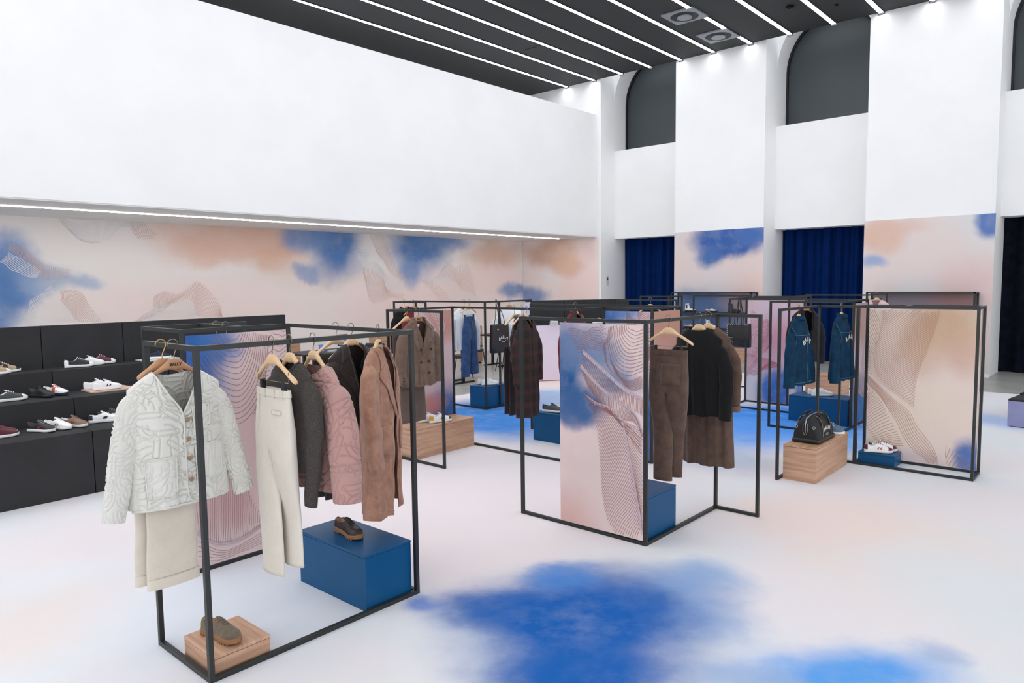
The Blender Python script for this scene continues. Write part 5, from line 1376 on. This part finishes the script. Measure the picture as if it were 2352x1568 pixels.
shoe('black canvas sneaker with white toe on the top step, left of three', (2.78, 8.95, z3_), -12, S_BLACK, S_SOLEW, S_SOLEW, S_LINW, toe=S_WHITE, heel=S_WHITE)
shoe('plain white canvas sneaker on the top step, middle of three', (2.92, 9.03, z3_), -12, S_WHITE, S_SOLEW, S_SOLEW, S_LINW)
shoe('maroon canvas sneaker with white toe on the top step, right of three', (3.06, 9.10, z3_), -12, S_MAROON, S_SOLEW, S_SOLEW, S_LINW, toe=S_WHITE, heel=S_WHITE)
pb = box('display_mat', (3.45, 3.9, 8.86, 9.15, z3_, z3_ + .012), S_LINW); tag(pb, 'white board under the navy sneaker on the top step', 'board')
shoe('dark navy sneaker on a white board, seen between the rack posts', (3.66, 9.0, z3_ + .013), -15, S_NAVY, S_SOLEW, S_NAVY, S_LIN)
# boots and loafers on the far shelf
for lab, px, z, args in (('white ankle boot with black side panel on the upper far shelf', 1586, 1.205, ('b', S_WHITE, S_BLACK, S_BLACK, S_BLACK, False)), ('white loafer with black sole on the upper far shelf', 1634, 1.205, ('l', S_WHITE, S_BLACK)),
                         ('black ankle boot on the upper far shelf', 1686, 1.205, ('b', S_BLACK, S_BLACK, S_LIN, S_BLACK, False)), ('white lace-up boot with black sole on the lower far shelf', 1634, .805, ('b', S_WHITE, S_BLACK, S_LIN, None, True)),
                         ('white slip-on shoe with black heel on the lower far shelf', 1687, .805, ('l', S_WHITE, S_BLACK)), ('pinkish shoe behind the black top on the lower far shelf', 1585, .805, ('l', C_PINK, S_BLACK))):
    y = on_x(px, 730, 16.52).y
    if args[0] == 'b': boot(lab, (16.52, y, z), -90, args[1], args[2], args[3], args[4], args[5], L=.30)
    else: shoe(lab, (16.52, y, z), -90, args[1], args[2], None, S_LIN, 'loafer', L=.30, hs=.036, cat='shoe')
# things on the middle display
p = on_y(1279, 742, 8.83); kb = thing('card_stack', 'small stack of white cards on the middle dark display', 'cards', (11.22, 8.82, Z0 + 1.141), R(-35))
for k in range(3): box('card', (-.08 + .01 * k, .08 - .006 * k, -.06, .06, .028 * k, .028 * k + .022), S_LINW, kb, .002)
shoe('blush pink and white sneaker on the middle dark display, over the leaf panel rail', (12.02, 8.28, Z0 + 1.142), -60, C_PINK, S_SOLEW, S_SOLEW, S_LINW)

# ------------------------------------------------------------------ bags
B_BLK = mat('black_canvas', (20, 22, 25), .7, var=.05, bump=.1, bscale=500); B_LEA = mat('black_bag_leather', (22, 22, 23), .4, var=.04, bump=.1, bscale=300)
B_BRN = mat('dark_brown_tote', (34, 26, 28), .5, var=.06, bump=.1, bscale=300); B_ST = mat('ecru_stitch', (176, 172, 160), .8, var=0); B_INK = mat('ecru_print', (214, 212, 206), .8, var=0)
t = thing('duffle_bag', 'black canvas duffle bag with short handles on the oak box', 'bag', (7.47, 2.505, TZ))
def dome(x, s, zt):
    P = []
    for k in range(30):
        a = 2 * math.pi * k / 30; c, sn = math.cos(a), math.sin(a)
        if sn < 0: y = .132 * s * math.copysign(abs(c) ** .3, c); z = .02 + .018 * sn * 1.0
        else: y = .132 * s * math.copysign(abs(c) ** (.55), c) * (1 - .30 * sn ** 2.2); z = .02 + (zt - .02) * sn ** .75
        P.append((x, y, max(z, .003)))
    return P
xs = [(-.243, .74, .175), (-.240, .86, .195), (-.228, .95, .215), (-.2, .99, .238), (-.13, 1.0, .256), (-.05, 1, .262), (.05, 1, .262), (.13, 1.0, .256), (.2, .99, .238), (.228, .95, .215), (.240, .86, .195), (.243, .74, .175)]
v, f = loft([dome(*q) for q in xs]); b = mesh('body', v, f, B_BLK, t, True); b.modifiers.new('s', 'SUBSURF').levels = 1
v, f = loft([[(x, y * s * 1.02, z) for y, z in ((-.132, 0), (-.134, .02), (-.131, .042), (.131, .042), (.134, .02), (.132, 0))] for x, s in ((-.247, .80), (-.240, .95), (-.22, 1), (.22, 1), (.240, .95), (.247, .80))]); mesh('base_panel', v, f, B_LEA, t, True)
for s in (-1, 1):
    tube('handle', crv([(-.10, s * .128, .06), (-.098, s * .122, .17), (-.085, s * .090, .25), (-.07, s * .060, .283), (0, s * .052, .290), (.07, s * .060, .283), (.085, s * .090, .25), (.098, s * .122, .17), (.10, s * .128, .06)], 40), .009, B_LEA, t)
    for x in (-.118, .118): tube('stitch_line', crv([(x, s * .134, .05), (x, s * .127, .15), (x * .96, s * .10, .23), (x * .95, s * .05, .262)], 20), .0016, B_ST, t, 5)
tube('zip', [(-.246, 0, .10), (-.247, 0, .19), (-.21, 0, .242), (-.1, 0, .262), (.1, 0, .262), (.21, 0, .242), (.247, 0, .15)], .006, S_SILV, t)
tube('stitch_line', crv([(-.248, -.02, .195), (-.2485, -.022, .12), (-.248, 0, .08), (-.2485, .022, .12), (-.248, .02, .195)], 16), .0018, B_ST, t, 5)
box('zip_end_strap', (-.2475, -.244, -.02, .02, .09, .19), B_LEA, t, .004)
for y in (-.085, .085): tube('ring', crv([(-.245, y - .012, .165), (-.252, y, .178), (-.245, y + .012, .165), (-.252, y, .145), (-.245, y - .012, .165)], 16), .003, S_SILV, t, 6)
for i, ch in enumerate('BALLY'):
    x = (i - 2) * .037; text('letter', ch, .050, B_INK, t, (x + .0, -.133, .140 - 3.5 * x * x), (R(82), 0, 0), bold=.0015)
tube('crest_ring', [(.03 * math.cos(a), -.134, .072 + .012 * math.sin(a)) for a in [2 * math.pi * k / 20 for k in range(21)]], .0014, B_INK, t, 5)

t = thing('tote_bag', 'dark brown tote bag with thin straps hanging in the far left rack', 'bag', (8.33, 7.64, BAR), R(-6))
rr = []
for z, a, b in ((-.82, .172, .055), (-.815, .178, .066), (-.70, .176, .068), (-.55, .174, .062), (-.40, .170, .050), (-.375, .170, .046)): rr.append(ellring(0, 0, z, a, b, 32, 5, .01, 5, z * 9))
rr += [[Vector((p.x * .96, p.y * .8, p.z - .0)) for p in rr[-1]], [Vector((p.x * .95, p.y * .7, -.45)) for p in rr[-1]]]
v, f = loft(rr); mesh('body', v, f, B_BRN, t, True)
for s, y in ((-1, -.05), (1, .05)): tube('strap', crv([(-.075, y, -.42), (-.05, y * .7, -.25), (-.012, .06, -.03), (0, .075, .012), (.012, .06, -.03), (.05, y * .7, -.25), (.075, y, -.42)], 30), .006, B_BRN, t, 6)
for i, ch in enumerate('BALLY'):
    x = (i - 2) * .040 + .02; text('letter', ch, .062, B_INK, t, (x, -.072, -.575 - 4.5 * (x - .02) ** 2), (R(90), R(0), 0), bold=.0018)
tube('crest_ring', [(.02 + .05 * math.cos(a), -.072, -.615 + .03 * math.sin(a)) for a in [R(200 + 140 * k / 14) for k in range(15)]], .003, B_INK, t, 5)
box('clasp', (-.10, -.07, -.068, -.060, -.46, -.44), S_SILV, t, .003)

t = thing('handbag', 'black studded leather handbag hanging by its straps near the right post', 'bag', (10.5, 4.66, BAR), R(-90))
rr = [ellring(0, 0, z, a, b, 32, 7) for z, a, b in ((-.745, .176, .050), (-.74, .18, .058), (-.6, .18, .060), (-.42, .178, .05), (-.385, .178, .044))]
v, f = loft(rr); mesh('body', v, f, B_LEA, t, True)
for y in (-.045, .045): tube('strap', crv([(-.055, y, -.40), (-.05, y, -.30), (-.02, y * .4, -.10), (-.012, 0, .02), (.012, 0, .02), (.02, y * .4, -.10), (.05, y, -.30), (.055, y, -.40)], 30), .008, B_LEA, t, 6)
def stud(x, z):
    v, f = loft([[(x + r * math.cos(a), -.066 + d, z + r * math.sin(a)) for a in [2 * math.pi * k / 8 for k in range(8)]] for r, d in ((.008, .008), (.007, .003), (.002, 0))]); mesh('stud', v, f, S_SILV, t, True)
for k in range(11): stud(-.166, -.40 - .032 * k)
for k in range(10): stud(-.14 + .032 * k, -.402)
def frame(x0, x1, z0, z1, m_, th=.0025): tube('stitch_frame', [(x0, -.064, z0), (x1, -.064, z0), (x1, -.064, z1), (x0, -.064, z1), (x0, -.064, z0)], th, m_, t, 5)
box('pocket', (-.152, -.072, -.070, -.058, -.725, -.60), B_LEA, t, .003); box('pocket_flap', (-.154, -.070, -.075, -.066, -.655, -.595), B_LEA, t, .003)
tube('stitch_frame', [(-.15, -.077, -.65), (-.074, -.077, -.65), (-.074, -.077, -.60), (-.15, -.077, -.60), (-.15, -.077, -.65)], .003, B_ST, t, 5); tube('stitch_frame', [(-.15, -.073, -.722), (-.074, -.073, -.722), (-.074, -.073, -.66), (-.15, -.073, -.66), (-.15, -.073, -.722)], .003, B_ST, t, 5)
frame(.03, .10, -.71, -.665, M_FRAME); frame(-.075, -.04, -.44, -.405, M_FRAME); frame(.045, .08, -.44, -.405, M_FRAME)

# ------------------------------------------------------------------ tables, chairs and cabinets at the back
def chair(label, x, y, deg, group='dark dining chairs by the tables'):
    t = thing('chair', label, 'chair', (x, y, 0), R(deg), group); ms = M_CHAIR
    rr = [[(px * k, py * k, z) for px, py in [(.21 * math.copysign(abs(math.cos(a)) ** .5, math.cos(a)), .20 * math.copysign(abs(math.sin(a)) ** .5, math.sin(a))) for a in [2 * math.pi * j / 24 for j in range(24)]]] for z, k in ((.42, .94), (.43, 1), (.465, 1), (.475, .94))]
    v, f = loft(rr); mesh('seat', v, f, ms, t, True)
    V = []; F = []
    for lay in (0, .03):
        for j in range(7):
            for i in range(11):
                u = -1 + i / 5; w = j / 6; rx = .215 * (1 - .12 * (2 * w - 1) ** 4)
                V.append((rx * u, .20 + lay - .05 * u * u + .03 * w, .56 + .25 * w))
    for j in range(6):
        for i in range(10):
            a = j * 11 + i; F += [(a, a + 1, a + 12, a + 11), (77 + a, 77 + a + 11, 77 + a + 12, 77 + a + 1)]
    ed = list(range(11)) + [11 * j + 10 for j in range(1, 7)] + [66 + i for i in range(9, -1, -1)] + [11 * j for j in range(5, 0, -1)]
    for a, b in zip(ed, ed[1:] + ed[:1]): F.append((a, 77 + a, 77 + b, b))
    mesh('backrest', V, F, ms, t, True)
    for sx in (-1, 1):
        tube('leg', [(sx * .17, -.15, .43), (sx * .20, -.20, 0)], .011, M_BLACKM, t); tube('leg', [(sx * .17, .15, .43), (sx * .20, .22, 0)], .011, M_BLACKM, t)
        tube('back_support', [(sx * .15, .16, .43), (sx * .15, .235, .60)], .009, M_BLACKM, t)
    return t
M_CHAIR = mat('dark_grey_upholstery', (48, 54, 58), .7, var=.04)
def table(label, x, y, L, Wd_, deg=0):
    t = thing('table', label, 'table', (x, y, 0), R(deg))
    box('table_top', (-L / 2, L / 2, -Wd_ / 2, Wd_ / 2, .72, .75), M_BLACKM, t, .004)
    for s in (-1, 1):
        q = s * (L / 2 - .22); box('leg', (q - .025, q + .025, -.025, .025, .03, .72), M_BLACKM, t); box('foot', (q - .03, q + .03, -.30, .30, 0, .03), M_BLACKM, t, .004)
    return t
table('long black table behind the front rack with a till on it', 7.9, 11.6, 1.6, .7)
table('black table behind the grey sweatshirt and jeans', 10.0, 10.35, .8, .7, 90)
table('black table behind the tote bag', 12.75, 11.7, .9, .7, 90)
chair('dark grey chair in clear view behind the tan coat', 9.15, 11.75, 120)
chair('dark chair hidden behind the blue jeans', 10.62, 10.85, 60)
chair('dark chair partly behind the tote bag, left one', 11.75, 11.6, 100)
chair('dark chair partly behind the tote bag, right one', 12.15, 10.9, 20)
def cabinet(label, x0, x1, y0, y1, h):
    t = thing('cabinet', label, 'cabinet', ((x0 + x1) / 2, (y0 + y1) / 2, 0)); a, b = (x1 - x0) / 2, (y1 - y0) / 2
    box('carcass', (-a, a, -b + .012, b, .03, h), M_WOOD, t, .003); box('door', (-a + .004, a - .004, -b - .006, -b + .010, .035, h - .02), M_WOOD, t, .002); box('kick_board', (-a + .01, a - .01, -b + .03, b - .01, 0, .03), M_BLACKM, t)
    return t
cabinet('oak cabinet behind the charcoal sweater hanger', 7.55, 8.06, 12.9, 13.3, .86)
cabinet('oak cabinet behind the dark grey chair', 9.78, 10.12, 12.5, 12.9, .90)
cabinet('oak cabinet behind the jeans and tote bag', 12.5, 12.88, 12.4, 12.8, .93)
t = thing('till', 'black card terminal with tilted blue screen on the long table', 'till', (8.12, 11.5, .75))
box('base', (-.10, .10, -.09, .09, 0, .03), M_BLACKP, t, .006); tube('stand', [(0, 0, .02), (0, .03, .12)], .018, M_BLACKP, t)
M_SCR = NT('till_screen'); M_SCR.b.inputs['Base Color'].default_value = lin((40, 70, 130)); M_SCR.b.inputs['Emission Color'].default_value = lin((60, 105, 180)); M_SCR.b.inputs['Emission Strength'].default_value = .8; M_SCR = M_SCR.m
hd = box('display_head', (-.13, .13, -.012, .012, .08, .30), M_BLACKP, t, .006); hd.rotation_euler[0] = R(-14)
sc = box('screen', (-.115, .115, -.0135, -.0125, .015, .17), M_SCR, hd)
t = thing('phone', 'small phone with bright blue screen on the long table, left of the till', 'phone', (7.62, 11.45, .75))
ph = box('case', (-.045, .045, -.006, .006, .0, .15), M_BLACKP, t, .004); ph.rotation_euler = (R(-30), 0, 0); box('screen', (-.038, .038, -.0075, -.0065, -.06 + .07, .14), M_SCR, ph)
t = thing('paper_pile', 'loose pile of pale papers on the long table below the pink jacket hanger', 'papers', (7.86, 11.42, .75))
for k in range(4): box('sheet', (-.12 + .012 * k, .10 - .01 * k, -.08, .08 - .006 * k, .006 * k, .006 * k + .004), S_LINW, t)
